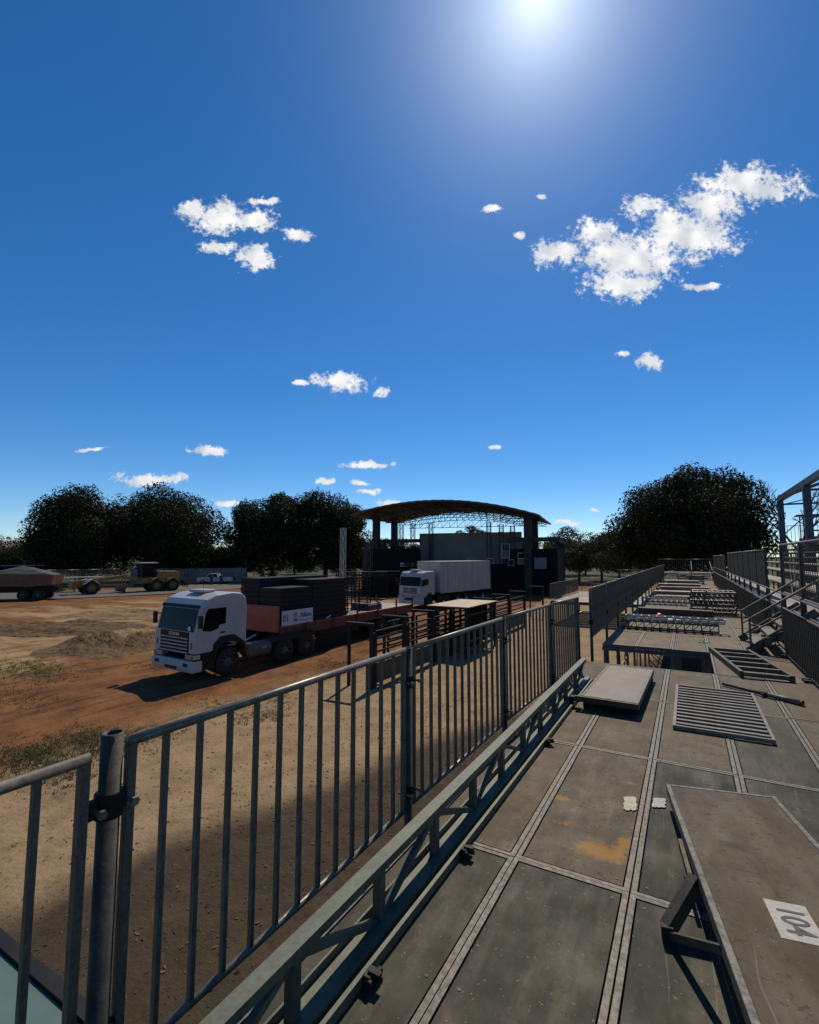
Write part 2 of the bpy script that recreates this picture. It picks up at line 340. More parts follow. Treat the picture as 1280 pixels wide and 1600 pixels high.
def tag(o, label=None, cat=None, group=None, kind=None):
    for k, v in (('label', label), ('category', cat), ('group', group), ('kind', kind)):
        if v: o[k] = v
    return o
def thing(name, label, cat, loc=(0, 0, 0), rz=0., group=None):
    o = bpy.data.objects.new(name, None); COL.objects.link(o); o.location = loc; o.rotation_euler = (0, 0, rz); o.empty_display_size = .2
    return tag(o, label, cat, group)
def copy_tree(o, parent=None, loc=None, rz=None, label=None):
    c = o.copy(); COL.objects.link(c)
    if parent: c.parent = parent
    if loc is not None: c.location = loc
    if rz is not None: c.rotation_euler = (0, 0, rz)
    if label: c['label'] = label
    for ch in list(o.children): copy_tree(ch, c)
    return c
def text_mesh(s, size, mat, extrude=.004, bold=0):
    cu = bpy.data.curves.new('lettering', 'FONT'); cu.body = s; cu.size = size; cu.extrude = extrude; cu.align_x = 'CENTER'; cu.align_y = 'CENTER'; cu.offset = bold; cu.resolution_u = 3
    o = bpy.data.objects.new('lettering', cu); COL.objects.link(o)
    dg = bpy.context.evaluated_depsgraph_get(); me = bpy.data.meshes.new_from_object(o.evaluated_get(dg))
    bpy.data.objects.remove(o); me.materials.clear(); me.materials.append(mat); return me
def fb(x, y):                                  # cheap smooth pseudo-noise in [-1,1]
    return (math.sin(x*1.3+1.7*math.sin(y*.7+.3))+math.sin(y*1.7+1.3*math.sin(x*.9+1.1))+math.sin((x+y)*2.9+.8)*.5)/2.5

# ------------------------------------------------------------------ setting: ground, road, hill
def gh(x, y):
    z = .03*fb(x*.5, y*.5)+.018*fb(x*1.7+3, y*1.4)
    if -32 < x < -11.5 and 0 < y < 40:         # wheel ruts running past the lorry
        w = min(1, (x+32)/3, (-11.5-x)/1.5, y/3, (40-y)/6)
        z += w*.075*(math.sin(x*2.4+.5*math.sin(y*.35)+.25*y)+.6*math.sin(x*5.1-.2*y))*(.55+.45*math.sin(y*.21+x*.13))
    return z
def axis_pts(lo, hi, step, lo2, hi2, step2, far):
    a = list(np.arange(lo, hi+1e-6, step)); b = list(np.arange(lo2, lo-1e-6, step2)); c = list(np.arange(hi+step2, hi2, step2))
    d = []; v = max(abs(lo2), abs(hi2)); s = step2
    out_lo, out_hi = [], []
    p = lo2; s = step2
    while p > -far: s *= 1.35; p -= s; out_lo.append(p)
    p = hi2; s = step2
    while p < far: s *= 1.35; p += s; out_hi.append(p)
    return sorted(set(round(q, 3) for q in out_lo+b+a+c+out_hi))
xs = axis_pts(-27, 0, .25, -72, 30, .7, 4000); ys = axis_pts(0, 28, .25, -8, 90, .7, 5000)
gv = [(x, y, gh(x, y) if abs(x) < 72 and abs(y) < 90 else 0) for y in ys for x in xs]; nx = len(xs)
gf = [(j*nx+i, j*nx+i+1, (j+1)*nx+i+1, (j+1)*nx+i) for j in range(len(ys)-1) for i in range(nx-1)]
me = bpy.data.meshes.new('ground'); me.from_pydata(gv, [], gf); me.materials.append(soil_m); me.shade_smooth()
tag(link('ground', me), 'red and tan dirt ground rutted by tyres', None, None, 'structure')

b = MB()   # grey gravel road curving past the machines
rp = [(-92, 8), (-72, 20), (-62, 28), (-59, 36), (-60, 46), (-62, 60), (-58, 78)]
ws = [7, 7, 6.5, 6, 6, 6, 6]
vs = []
for i, (x, y) in enumerate(rp):
    a = Vector(rp[max(0, i-1)]); c = Vector(rp[min(len(rp)-1, i+1)]); d = (c-a).normalized(); nrm = Vector((d.y, -d.x))
    for k in range(7):
        q = Vector((x, y))+nrm*ws[i]*(k/6-.5)*2*(1+.12*fb(i*3, k)); vs.append((q.x, q.y, .075+.02*math.sin(k*math.pi/6)))
b.add(vs, [(i*7+k, i*7+k+1, (i+1)*7+k+1, (i+1)*7+k) for i in range(len(rp)-1) for k in range(6)])
tag(b.build('road', road_m, smooth=True), 'grey gravel road behind the dirt yard', None, None, 'structure')

b = MB(); n = 40; vs = []   # low dry hill on the far left horizon
for j in range(7):
    for i in range(n):
        az = YAW+R(75-70*i/(n-1)); r = 1500+220*j
        prof = max(0, math.sin(math.pi*min(1, i/(n-1)*1.0)))**.8
        vs.append((-math.sin(az)*r, math.cos(az)*r, -2+(78+8*fb(i*.3, 2))*math.sin(j/6*math.pi/2)*prof))
b.add(vs, [(j*n+i, j*n+i+1, (j+1)*n+i+1, (j+1)*n+i) for j in range(6) for i in range(n-1)])
tag(b.build('hill', hill_m, smooth=True), 'low dry hill on the horizon', None, None, 'structure')

# ------------------------------------------------------------------ heaps of earth and sand
def heap(name, label, c, rx, ry, h, mat, rz=0., seed=0, lump=.1, k=84):
    b = MB(); vs = []; r = random.Random(seed)
    blobs = [(r.uniform(-.75, .75), r.uniform(-.75, .75), r.uniform(.2, .5), r.uniform(.12, .45)) for _ in range(26)]
    for j in range(k):
        for i in range(k):
            u, v = i/(k-1)*2-1, j/(k-1)*2-1; rr = math.hypot(u, v)*(1+.16*fb(u*3+seed, v*3+seed*2)); z = 0
            if rr < 1:
                e = (1-rr*rr); z = h*.6*e**1.2
                for (bx, by, br, bh) in blobs:
                    q = 1-((u-bx)**2+(v-by)**2)/(br*br)
                    if q > 0: z += h*bh*q*q*e
                z *= 1+.12*fb(u*11+seed, v*11); z += lump*e**.5*(r.random()-.35)
            vs.append((u*rx, v*ry, z-.06))
    b.add(vs, [(j*k+i, j*k+i+1, (j+1)*k+i+1, (j+1)*k+i) for j in range(k-1) for i in range(k-1)])
    o = b.build(name, mat, smooth=True); o.location = (*c, .0); o.rotation_euler = (0, 0, rz); return o
tag(heap('earth_heap', 'dark brown heap of clods beside the white lorry cab', onz(172, 1012).xy, 3.3, 2.8, .52, heap_m, .4, 1, .2), None, 'earth heap')
bpy.data.objects['earth_heap']['label'] = 'dark brown heap of clods left of the white lorry cab'
tag(heap('sand_heap', 'pale sand heap behind the dark clods, next to lorry cab', onz(222, 1000).xy, 3.2, 3.2, .62, sandheap_m, .2, 3, .12), 'pale sand heap behind the dark clods, next to lorry cab', 'sand heap')
tag(heap('earth_ridge', '', onz(95, 985).xy, 8.5, 2.4, .5, heap_m, R(28), 5, .13), 'long low ridge of bladed brown earth at far left', 'earth ridge')
tag(heap('sand_ridge', '', onz(215, 962).xy, 6.5, 2.0, .4, sandheap_m, R(30), 8, .1), 'low pale sand ridge between the earth ridge and the road', 'sand ridge')

# grass tufts in the patches the photo shows
def grass():
    vs, fs = [], []
    P = [(60, 1187, 1.3, .4, 620), (150, 1160, 1.2, .4, 520), (230, 1150, .9, .4, 90), (400, 1120, .8, .5, 110), (430, 1092, .7, .5, 70), (45, 1047, 2.6, .8, 700), (240, 1040, 1.0, .4, 80), (530, 1035, 1.1, .8, 160), (80, 1215, .8, .3, 50), (20, 1090, 2, .5, 120), (330, 1100, 1.2, .4, 60)]
    for (px, py, sx, sy, n) in P:
        c = onz(px, py)
        for _ in range(n):
            x, y = c.x+random.gauss(0, sx*.5)*1.2, c.y+random.gauss(0, sy)*.9; z = gh(x, y)-.01
            for _b in range(9):
                a = random.random()*6.28; h = random.uniform(.02, .075); w = random.uniform(.008, .016); l = random.uniform(0, .07)
                ex, ey = math.cos(a), math.sin(a); o = len(vs); jx, jy = random.gauss(0, .05), random.gauss(0, .05)
                vs += [(x+jx-ey*w, y+jy+ex*w, z), (x+jx+ey*w, y+jy-ex*w, z), (x+jx+ex*l, y+jy+ey*l, z+h)]; fs.append((o, o+1, o+2))
    me = bpy.data.meshes.new('grass'); me.from_pydata(vs, [], fs); me.materials.append(grass_m)
    tag(link('grass', me), 'sparse green weeds on the dirt', None, None, 'stuff')
grass()
def pebbles():
    b = MB()
    for _ in range(2600):
        y = random.uniform(.6, 17); x = -2-random.expovariate(.28)
        if x < -13: continue
        r = random.uniform(.006, .022)*(1.6 if random.random() < .06 else 1); z = gh(x, y)+r*.2
        pts = [(x+r*random.uniform(.7, 1.3), y, z), (x, y+r*random.uniform(.7, 1.3), z), (x-r*random.uniform(.7, 1.3), y, z), (x, y-r*random.uniform(.7, 1.3), z), (x, y, z+r*random.uniform(.4, .9))]
        b.add(pts, [(0, 1, 4), (1, 2, 4), (2, 3, 4), (3, 0, 4)])
    tag(b.build('pebbles', pm('pale_pebble', (.16, .12, .08), (.05, .036, .025), 40, .95, spec=.1)), 'small stones and clods strewn on the dirt', None, None, 'stuff')
pebbles()
def litter():
    vs, fs = [], []
    for _ in range(3600):
        y = random.uniform(.6, 16); x = -1.9-random.expovariate(.22)
        if x < -14: continue
        a = random.random()*6.28; l = random.uniform(.012, .045); w = l*random.uniform(.15, .5); z = gh(x, y)+.006; ca, sa = math.cos(a), math.sin(a); o = len(vs); t1 = random.uniform(0, .02)
        vs += [(x-ca*l, y-sa*l, z), (x+sa*w, y-ca*w, z+t1), (x+ca*l, y+sa*l, z+random.uniform(0, .015)), (x-sa*w, y+ca*w, z+t1*.5)]; fs.append((o, o+1, o+2, o+3))
    me = bpy.data.meshes.new('leaf_litter'); me.from_pydata(vs, [], fs); me.materials.append(pm('dry_litter', (.17, .12, .07), (.045, .033, .022), 3, .9, spec=.1))
    tag(link('leaf_litter', me), 'dry leaves and straw bits scattered on the dirt', None, None, 'stuff')
litter()
b = MB().path([(-4.05, 3.95, .03), (-4.0, 3.8, .1), (-3.92, 3.74, .05), (-3.85, 3.6, .03)], .012, 6)
tag(b.build('twig', bark), 'small dark twig lying on the dirt behind the near barrier', 'twig')

# ------------------------------------------------------------------ the deck
CX0 = [-1.595, -.97, -.345, .28, .905]; PW = .625
Y0, PL = 1.0, 1.96
deck = thing('platform_deck', 'long raised deck of worn plywood panels in steel frames', 'platform', (0, 0, DZ))
def panel_meshes():
    e = .034
    b = MB().box(e+.007, PW-e-.007, e+.006, PL-e-.006, -.022, -.003); w = b.mesh('deck_panel', ply)
    f = MB()
    f.box(.004, e-.002, .004, PL-.004, -.06, 0); f.box(PW-e+.002, PW-.004, .004, PL-.004, -.06, 0)
    f.box(e-.002, PW-e+.002, .004, e-.004, -.06, -.001); f.box(e-.002, PW-e+.002, PL-e+.004, PL-.004, -.06, -.001)
    fm = f.mesh('panel_frame', strip_steel)
    r = MB()
    for x, y in ((.075, .09), (.55, .09), (.075, .98), (.55, .98), (.075, 1.87), (.55, 1.87)): r.tube((x, y, -.004), (x, y, -.0005), .009, 8)
    return w, fm, r.mesh('rivets', galv_dark), b.mesh('deck_panel', ply_stained)
PWM, PFM, PRM, PWS = panel_meshes()
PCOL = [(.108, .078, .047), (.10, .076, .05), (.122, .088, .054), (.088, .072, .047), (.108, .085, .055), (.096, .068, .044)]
PGREEN = [(.042, .042, .029), (.05, .046, .032), (.037, .038, .027)]  # greener boards, also darkened to paint in the lens vignette
for k in range(-2, 22):
    for ci, x in enumerate(CX0):
        if k == 4 and ci < 3: continue
        if k == 4: pass
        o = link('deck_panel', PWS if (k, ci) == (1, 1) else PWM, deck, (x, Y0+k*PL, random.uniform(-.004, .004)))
        cc = random.choice(PGREEN) if k < 1 or (k == 1 and ci in (2, 3, 4)) or (k == 2 and ci == 3) else random.choice(PCOL); g_ = random.uniform(.9, 1.1)*(1.6 if k > 3 else 1.12 if k > 1 else 1); o.color = (*(v*g_ for v in cc), 1)  # light falloff painted into panel colours: nearer rows darker, farther rows lighter
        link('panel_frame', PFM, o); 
        if k < 5: link('rivets', PRM, o)
# bearers and legs under the deck
bm_ = MB().box(-1.6, 1.53, -.03, .03, -.13, -.065); BM = bm_.mesh('bearer', galv_dull)
lg = MB().tube((0, 0, -DZ), (0, 0, -.13), .03, 8); LG = lg.mesh('leg', galv_dull)
br = MB().tube((0, 0, -.95), (0, PL, -.95), .024, 6); BR = br.mesh('ledger', galv_dull)
dg_ = MB().tube((0, 0, -DZ+.25), (0, PL, -.35), .02, 6); DG = dg_.mesh('brace', galv_dull)
for k in range(-2, 23):
    link('bearer', BM, deck, (0, Y0+k*PL, 0))
    if k == 4 or k == 5: link('bearer', BM, deck, (0, Y0+k*PL+.02, -.38))
    for x in (-1.55, -.34, .27, 1.5):
        if k > 9 and x in (-.34, .27): continue
        link('leg', LG, deck, (x, Y0+k*PL, 0))
        if k < 22 and k % 1 == 0 and x in (-1.55, 1.5): link('ledger', BR, deck, (x, Y0+k*PL, 0))
        if k % 2 == 0 and x == -1.55 and k < 22: link('brace', DG, deck, (x, Y0+k*PL, 0))
# marks on the deck panels
def patch(pts, name, mat, z, th=.0016):
    n = len(pts); b = MB(); b.add([(x, y, z) for x, y in pts]+[(x, y, z+th) for x, y in pts], [tuple(range(n-1, -1, -1)), tuple(range(n, 2*n))]+[(i, (i+1) % n, n+(i+1) % n, n+i) for i in range(n)])
    return b.build(name, mat, deck)
def px_patch(cx, cy, w, h, name, mat, seed, z=.0035, rag=.12, n=36):
    rr = random.Random(seed); c = onz(cx, cy, DZ); ax = onz(cx+w/2, cy, DZ).xy-c.xy; ay = onz(cx, cy+h/2, DZ).xy-c.xy; pts = []
    for i in range(n):
        t = 2*math.pi*i/n; u, v = math.cos(t), math.sin(t); s = 1/max(abs(u), abs(v)); s *= 1+rr.uniform(-rag, rag)
        q = c.xy+ax*u*s+ay*v*s; pts.append((q.x, q.y))
    return patch(pts, name, mat, z)
paper = pm('torn_paper', (.44, .40, .31), (.32, .28, .21), 30, .7)
tag(px_patch(985, 1256, 20, 22, 'paper_sticker', paper, 1, rag=.11), 'torn cream paper sticker')
tag(px_patch(1030, 1255, 20, 15, 'paper_sticker', pm('grey_paper', (.36, .36, .34), (.27, .27, .25), 30, .7), 2, rag=.13), 'torn pale grey paper sticker')

# ------------------------------------------------------------------ barriers
BARS = {}
def barrier(label, p0, p1, z0, z1, mat=galv_dull, n=13, group=None, rw=.019, bw=.021, detail=True, cat='barrier', endw=.03, name='barrier', tilt=0):
    """crowd barrier from p0 to p1 (xy), bottom rail z0, top rail z1"""
    p0, p1 = Vector(p0), Vector(p1); d = p1-p0; Lg = d.length; h = z1-z0
    t = thing(name, label, cat, (p0.x, p0.y, z0), math.atan2(d.y, d.x), group)
    key = (round(Lg, 2), round(h, 2), mat.name, n, bw, detail, endw, rw)
    if key not in BARS:
        e = endw/2
        r1 = MB().tube((0, 0, h), (Lg, 0, h), rw, 10).mesh('top_rail', galv if mat is galv_dull else mat, True)
        r2 = MB().tube((0, 0, 0), (Lg, 0, 0), rw*.9, 10).mesh('bottom_rail', galv if mat is galv_dull else mat, True)
        ep = MB().box(-e, e, -e, e, 0, h-.002).mesh('end_upright', mat)
        if detail: bm = MB().box(-bw/2, bw/2, -bw/2, bw/2, .002, h-.004).mesh('bar', mat)
        else:
            q = MB()
            for i in range(1, n): q.box(Lg*i/n-bw/2, Lg*i/n+bw/2, -bw/2, bw/2, .002, h-.004)
            bm = q.mesh('bars', mat)
        BARS[key] = (r1, r2, ep, bm)
    r1, r2, ep, bm = BARS[key]; e = endw/2
    link('top_rail', r1, t); link('bottom_rail', r2, t); link('end_upright', ep, t, (e, 0, 0)); link('end_upright', ep, t, (Lg-e, 0, 0))
    if detail:
        for i in range(1, n): link('bar', bm, t, (Lg*i/n, 0, 0))
    else: link('bars', bm, t)
    return t
def post(label, x, y, ztop, zbot=0., r=.036, group='posts of the near barrier line'):
    t = thing('barrier_post', label, 'post', (x, y, zbot), 0, group)
    h = ztop-zbot
    ring = [(r*1.0, 0), (r*1.0, h), (r*.82, h), (r*.82, h-.12)]
    q = MB().lathe([(a_, r_) for r_, a_ in ring], (0, 0, 0), 'z', 14); q.build('tube', galv_dark, t, smooth=True)
    for zz in (h-.24, h-1.0):
        c = MB().tube((0, 0, zz-.04), (0, 0, zz+.04), r*1.3, 12); c.box(-.012, .012, -.075, -.03, zz-.03, zz+.03); c.box(-.012, .012, .03, .075, zz-.03, zz+.03)
        k = c.build('clamp', black_steel, t); 
        for yy in (-.055, .055): MB().tube((-.05, yy, zz), (.06, yy, zz), .008, 8).tube((.0555, yy, zz), (.07, yy, zz), .015, 6).build('bolt', galv, k)
    MB().tube((.0, 0, DZ-.12-zbot), (.32, 0, DZ-.12-zbot), .022, 8).build('tie_tube', galv_dull, t)
    MB().box(-.09, .09, -.09, .09, 0, .02).build('base_plate', galv_dark, t)
    return t
FZ0, FZ1 = DZ+.0, DZ+1.10
line = [(-1.80, 1.03), (-1.80, 3.14), (-1.775, 5.17), (-1.70, 6.95), (-1.60, 8.35)]
lab = ['nearest full length grey barrier, right of the thick clamped post', 'second grey barrier from the camera along the deck edge', 'third grey barrier from the camera along the deck edge', 'farthest barrier of the near row, ending by the deck gap']
barrier('grey barrier cut off by the left edge of the picture', (-1.79, -1.03), (-1.79, .95), FZ0-.02, FZ1-.01, n=13, group='barriers along the near deck edge')
for i in range(4):
    a, c = Vector(line[i]), Vector(line[i+1]); d = (c-a).normalized()
    barrier(lab[i], a+d*.055, c-d*.055, FZ0+.01*i, FZ1, n=13 if i < 2 else 12, group='barriers along the near deck edge')
pl = ['thick galvanised post with black clamp between the two nearest barriers', 'grey post between the second and third segment of barrier', 'grey post halfway along the near barrier row', 'second last post of the near barrier row', 'last post of the near barrier row beside the deck gap']
for i, (x, y) in enumerate(line): post(pl[i], x, y, FZ1+(.05 if i == 0 else .01), .02, .036 if i == 0 else .03)

# green sheet platform beyond the first barrier
t = thing('green_sheet_platform', 'pale green sheet metal platform at the lower left corner', 'platform', (-3.6, .35, 0))
zt = DZ-.42
MB().box(-1.75, 1.72, -1.2, 1.05, zt-.03, zt).build('sheet', green_sheet, t)
MB().box(-1.78, 1.75, 1.054, 1.12, zt-.08, zt+.02).build('edge_beam', black_steel, t)
for x in (-1.7, 1.65):
    for y in (-1.1, 1.08): MB().tube((x, y, 0), (x, y, zt-.035), .025, 8).build('leg', galv_dark, t)
for x, y in ((.62, .72), (.68, .74), (.75, .2), (.81, .22), (-.2, .72)):
    MB().tube((x, y, zt), (x, y, zt+.018), .022, 6).build('bolt', black_steel, t)
MB().box(-1.74, 1.7, .42, .46, zt+.001, zt+.012).build('seam_strip', galv_dark, t)

# lattice beam standing on the deck edge
t = thing('lattice_beam', 'long green steel lattice beam lying along the deck edge', 'beam', (-1.36, .2, DZ))
BL = 7.25
MB().box(-.035, .035, 0, BL, .275, .315).build('top_chord', green_steel, t)
MB().box(-.06, .005, 0, BL, .0, .035).box(-.06, -.05, 0, BL, .035, .075).build('bottom_chord', green_steel, t)
MB().box(.012, .075, -.02, BL+.03, .0, .06).build('side_channel', green_steel, t)
MB().box(.095, .115, -.02, BL+.02, .0, .045).build('edge_flat', green_steel, t)
k = 0; y = .12
while y < BL-.2:
    MB().box(-.022, .022, y-.022, y+.022, .035, .275).build('upright', green_steel, t)
    ya, yb = y+.03, min(y+.56, BL-.05)
    MB().bar((0, ya, .05) if k % 2 else (0, ya, .26), (0, yb, .26) if k % 2 else (0, yb, .05), .03, .03, (1, 0, 0)).build('diagonal', green_steel, t)
    y += .59; k += 1
for y in (1.62, 2.62, 4.6, 6.3):
    c = MB().box(.115, .15, y-.03, y+.03, 0.002, .05); c.tube((.15, y-.04, .03), (.15, y+.05, .03), .016, 8); c.tube((.15, y, .03), (.19, y, .035), .012, 8); c.box(.13, .185, y-.012, y+.012, .045, .06)
    c.build('clamp', black_steel, t)

# ------------------------------------------------------------------ loose things on the near deck
def loose_panel(label, corner, ang, z, tiltx=0., tilty=0., w=.63, l=1.92, legs=True, name='loose_deck_panel', mat=ply, pc=(.10, .082, .056)):
    t = thing(name, label, 'deck panel', (*corner, z), 0, None)
    t.rotation_euler = (tiltx, tilty, ang); e = .03
    MB().box(e, w-e, e, l-e, .04, .062).build('board', mat, t).color = (*pc, 1)
    f = MB().box(0, e-.001, 0, l, 0, .066).box(w-e+.001, w, 0, l, 0, .066).box(e-.001, w-e+.001, 0, e-.001, 0, .0655).box(e-.001, w-e+.001, l-e+.001, l, 0, .0655)
    f.build('frame', strip_steel, t, bevel=.003)
    for yy in (l*.33, l*.66): MB().box(e, w-e, yy-.02, yy+.02, .0, .039).build('cross_member', galv_dark, t)
    return t
p104 = loose_panel('plywood deck panel with white 104 sticker, propped on a leg', (.154, 1.62), R(8.5), DZ+.306, R(-5.2), R(-2.0), w=.66, l=2.5, pc=(.085, .064, .038))
me = text_mesh('104', .135, sign_black, .0006, .002); 
st = MB().box(-.14, .14, -.075, .075, 0, .001).build('sticker', pm('dirty_sticker', (.38, .36, .3), (.26, .24, .2), 30, .6), p104); st.location = (.30, .96, .0625); st.rotation_euler = (0, 0, R(-92))
o = link('number', me, st, (0, 0, .0018))
# its folding leg
b = MB().bar((.0, 1.27, .02), (-.157, 1.141, -.155), .05, .06); b.build('leg', galv_dark, p104); MB().box(-.185, -.135, 1.10, 1.16, -.205, -.13).build('foot', black_steel, p104)
MB().bar((-.15, 1.12, -.17), (.01, .76, .01), .03, .03).build('brace', galv_dark, p104)
MB().bar((-.012, 1.75, -.02), (-.012, 1.38, -.06), .02, .05).build('folded_leg', galv_dark, p104)
MB().bar((.3, 2.38, -.005), (.3, 2.38, -.09), .4, .06).build('rest', galv_dark, p104)
loose_panel('darker plywood panel lying askew, half under the 104 panel', (.50, 3.2), R(-22), DZ+.008, w=.66, l=1.9, pc=(.05, .046, .034))
sp = loose_panel('small brown deck panel propped above its own black shadow', (-1.16, 6.08), R(-1.5), DZ+.09, w=.62, l=1.9, mat=pm('brown_plywood', (.15, .108, .072), (.11, .08, .054), 3, .55, 0, .1, fine=.15))
MB().box(-.06, .62, -.035, -.003, .0, .06).build('edge_beam', galv_dark, sp)
for x in (.0, .56):
    for yy in (.12, 1.75): MB().box(x, x+.05, yy, yy+.06, -.09, -.001).build('foot', black_steel, sp)
MB().box(-.13, -.01, .02, .1, -.02, .03).tube((-.12, .06, -.08), (-.12, .06, .0), .03, 8).build('coupling', black_steel, sp)

g = thing('steel_grille', 'light grey steel grille of many slats lying on the deck', 'grille', (-.21, 5.85, DZ+.004), R(0))
gl, gw = .86, 1.85
MB().box(0, .028, 0, gw, .0, .04).build('side_bar', galv, g); MB().box(gl-.028, gl, 0, gw, 0, .04).build('side_bar', galv, g)
MB().box(.029, gl-.029, 0, .03, 0, .039).build('end_bar', galv, g); MB().box(.029, gl-.029, gw-.03, gw, 0, .039).build('end_bar', galv, g)
slm = MB().box(.029, gl-.029, -.024, .024, .006, .034).mesh('slat', galv)
for i in range(1, 14): link('slat', slm, g, (0, gw*i/14, 0))

g = thing('shutter_panel', 'dark steel frame with five broad bars lying by the deck gap', 'panel', (.62, 8.78, DZ+.004), R(0))
sk = -.33
def skq(x, y): return (x+sk*(y/2.1), y)
for (a, c, nme) in (((0, 0), (0, 2.1), 'side_bar'), ((.6, 0), (.6, 2.1), 'side_bar')):
    A, C_ = skq(*a), skq(*c); MB().bar((*A, .045), (*C_, .045), .05, .09).build(nme, green_steel if False else galv_dark, g)
for i in range(6):
    y = .03+2.04*i/5; A, C_ = skq(.027, y), skq(.573, y); MB().bar((*A, .05), (*C_, .05), .06, .06).build('cross_bar', galv_dull, g)
g = thing('adjustable_prop', 'grey telescopic steel prop lying on the deck', 'prop', (.345, 8.13, DZ), math.atan2(7.5-8.13, 1.11-.345))
MB().tube((0, 0, .026), (.62, 0, .026), .022, 10).build('inner_tube', galv_dark, g, True); MB().tube((.55, 0, .032), (.99, 0, .032), .03, 12).build('outer_tube', galv_dull, g, True)
MB().tube((.53, 0, .034), (.6, 0, .034), .034, 10).box(.55, .58, -.07, -.03, .03, .045).build('collar', black_steel, g); MB().tube((.985, 0, .033), (1.0, 0, .033), .034, 10).build('end_cap', galv_dark, g)

# ------------------------------------------------------------------ things on the farther deck
def ladder_truss(t, x0, x1, y, z, mat, h=.24, w=.24, step=.17):
    for yy in (y, y+w):
        for zz in (z+.02, z+h): MB().tube((x0, yy, zz), (x1, yy, zz), .02, 6).build('chord', mat, t)
    n = int((x1-x0)/step); q = MB()
    for i in range(n+1):
        x = x0+(x1-x0)*i/n; q.box(x-.014, x+.014, y+.02, y+w-.02, z+h-.014, z+h+.012); q.box(x-.011, x+.011, y-.011, y+.011, z+.03, z+h-.015)
        if i < n: q.bar((x, y+w, z+.03), (x+(x1-x0)/n, y+w, z+h-.01), .016)
    q.build('rungs', mat, t)
t = thing('lattice_truss', 'nearest dark lattice truss lying across the deck', 'truss', (0, 0, DZ), 0, 'trusses lying on the far deck')
ladder_truss(t, -1.5, .55, 13.25, .0, galv_dark, h=.2, w=.3)
t = thing('lattice_truss', 'bright aluminium lattice truss resting on the nearest dark truss', 'truss', (0, 0, DZ), 0, 'trusses lying on the far deck')
ladder_truss(t, -1.4, .68, 13.3, .222, alu, h=.1, w=.26)
t = thing('box_beam', 'long dark steel box beam lying across the deck', 'beam', (-.4, 16.55, DZ), R(-2)); MB().box(-.96, .97, 0, .28, .0, .22).build('hollow_section', galv_dark, t, bevel=.01); MB().box(.971, .985, -.005, .285, 0, .225).build('end_plate', galv_dull, t); MB().box(-.985, -.961, -.005, .285, 0, .225).build('end_plate', galv_dull, t)
b = MB(); b.lathe([(0, .13), (.04, .128), (.09, .1), (.125, .05), (.135, .001)], (0, 0, 0), 'z', 16)
t = thing('red_hard_hat', 'red hard hat left on the deck by the box beam', 'hard hat', (-.78, 16.1, DZ)); b.build('shell', red_plastic, t, True); MB().lathe([(0, .13), (0, .17), (.012, .17), (.012, .125)], (0, 0, 0), 'z', 16).build('brim', red_plastic, t)
t = thing('steel_tube', 'thin pale steel tube lying just behind the nearest trusses', 'tube', (-.5, 15.6, DZ)); MB().tube((-.1, 0, .02), (.8, -.12, .02), .02, 8).build('shaft', alu, t); MB().tube((.8, -.12, .02), (.87, -.13, .02), .03, 8).build('sleeve', galv_dark, t)
for k in range(6):
    t = thing('stacked_barrier', ['lowest', 'second lowest', 'third lowest', 'third highest', 'second highest', 'topmost'][k]+' of the barriers stacked flat at the right deck edge', 'barrier', (-.02+.03*(k % 3), 17.6+.05*(k % 2), DZ+.02+.125*k), 0, 'barriers stacked flat on the far deck')
    for y in (0, 1.0): MB().tube((0, y, .03), (1.22, y, .03), .03, 8).build('rail', galv if k % 2 else galv_dull, t)
    for i in range(9): MB().box(.06+i*.138-.012, .06+i*.138+.012, 0, 1.0, .02, .045).build('bar', galv_dull, t)
    for x in (.02, .42, 1.2): MB().box(x-.02, x+.02, -.02, .02, -.055, .1).build('spacer', galv_dark, t)
    for x in (.02, 1.2): MB().box(x-.02, x+.02, .98, 1.02, -.055, .07).build('spacer', galv_dark, t)
t = thing('lattice_truss', 'aluminium lattice truss lying left of the stacked barriers', 'truss', (0, 0, DZ), 0, 'trusses lying on the far deck'); ladder_truss(t, -1.5, -.1, 20.3, 0, alu)
t = thing('lattice_truss', 'farthest lattice truss, just behind the stacked barriers', 'truss', (0, 0, DZ), 0, 'trusses lying on the far deck'); ladder_truss(t, -1.45, .9, 21.4, 0, galv_dull, h=.2)
for i, (x0, x1, y, h, m_, l_) in enumerate([(-1.2, .85, 23.6, .12, plank, 'nearest plank pile across the far deck'), (-1.45, .55, 25.6, .2, wood_pale, 'pale plywood pile across the far deck'), (-1.3, .9, 28.2, .26, plank, 'taller plank pile in the middle of the far deck'), (-1.5, .6, 30.6, .3, wood_pale, 'pale board pile near the far end of the deck'), (-1.2, .5, 33.8, .35, plank, 'farthest plank pile near the end fence')]):
    t = thing('board_pile', l_, 'board pile', (0, y, DZ), R(random.uniform(-3, 3)), 'board piles on the far deck')
    nl = max(2, int(h/.06))
    for k in range(nl): MB().box(x0+random.uniform(-.1, .1), x1+random.uniform(-.1, .1), random.uniform(-.1, .05), .6+random.uniform(-.05, .1), k*h/nl+.001, (k+1)*h/nl-.012).build('board', m_, t)
for i, (x, y, h) in enumerate([(-.2, 36.5, .75), (.45, 36.9, .62)]):
    t = thing('stacked_table', ['grey folded trestle pile at the far deck end', 'second folded trestle pile beside the far stairs'][i], 'trestle', (x, y, DZ), 0, 'trestle piles')
    for k in range(5): MB().box(-.45, .45, 0, .7, k*h/5+.001, k*h/5+.05).build('top', galv, t)
    for sx in (-.4, .36):
        for sy in (.03, .63): MB().box(sx, sx+.04, sy, sy+.04, 0.0, h).build('leg', galv_dark, t)
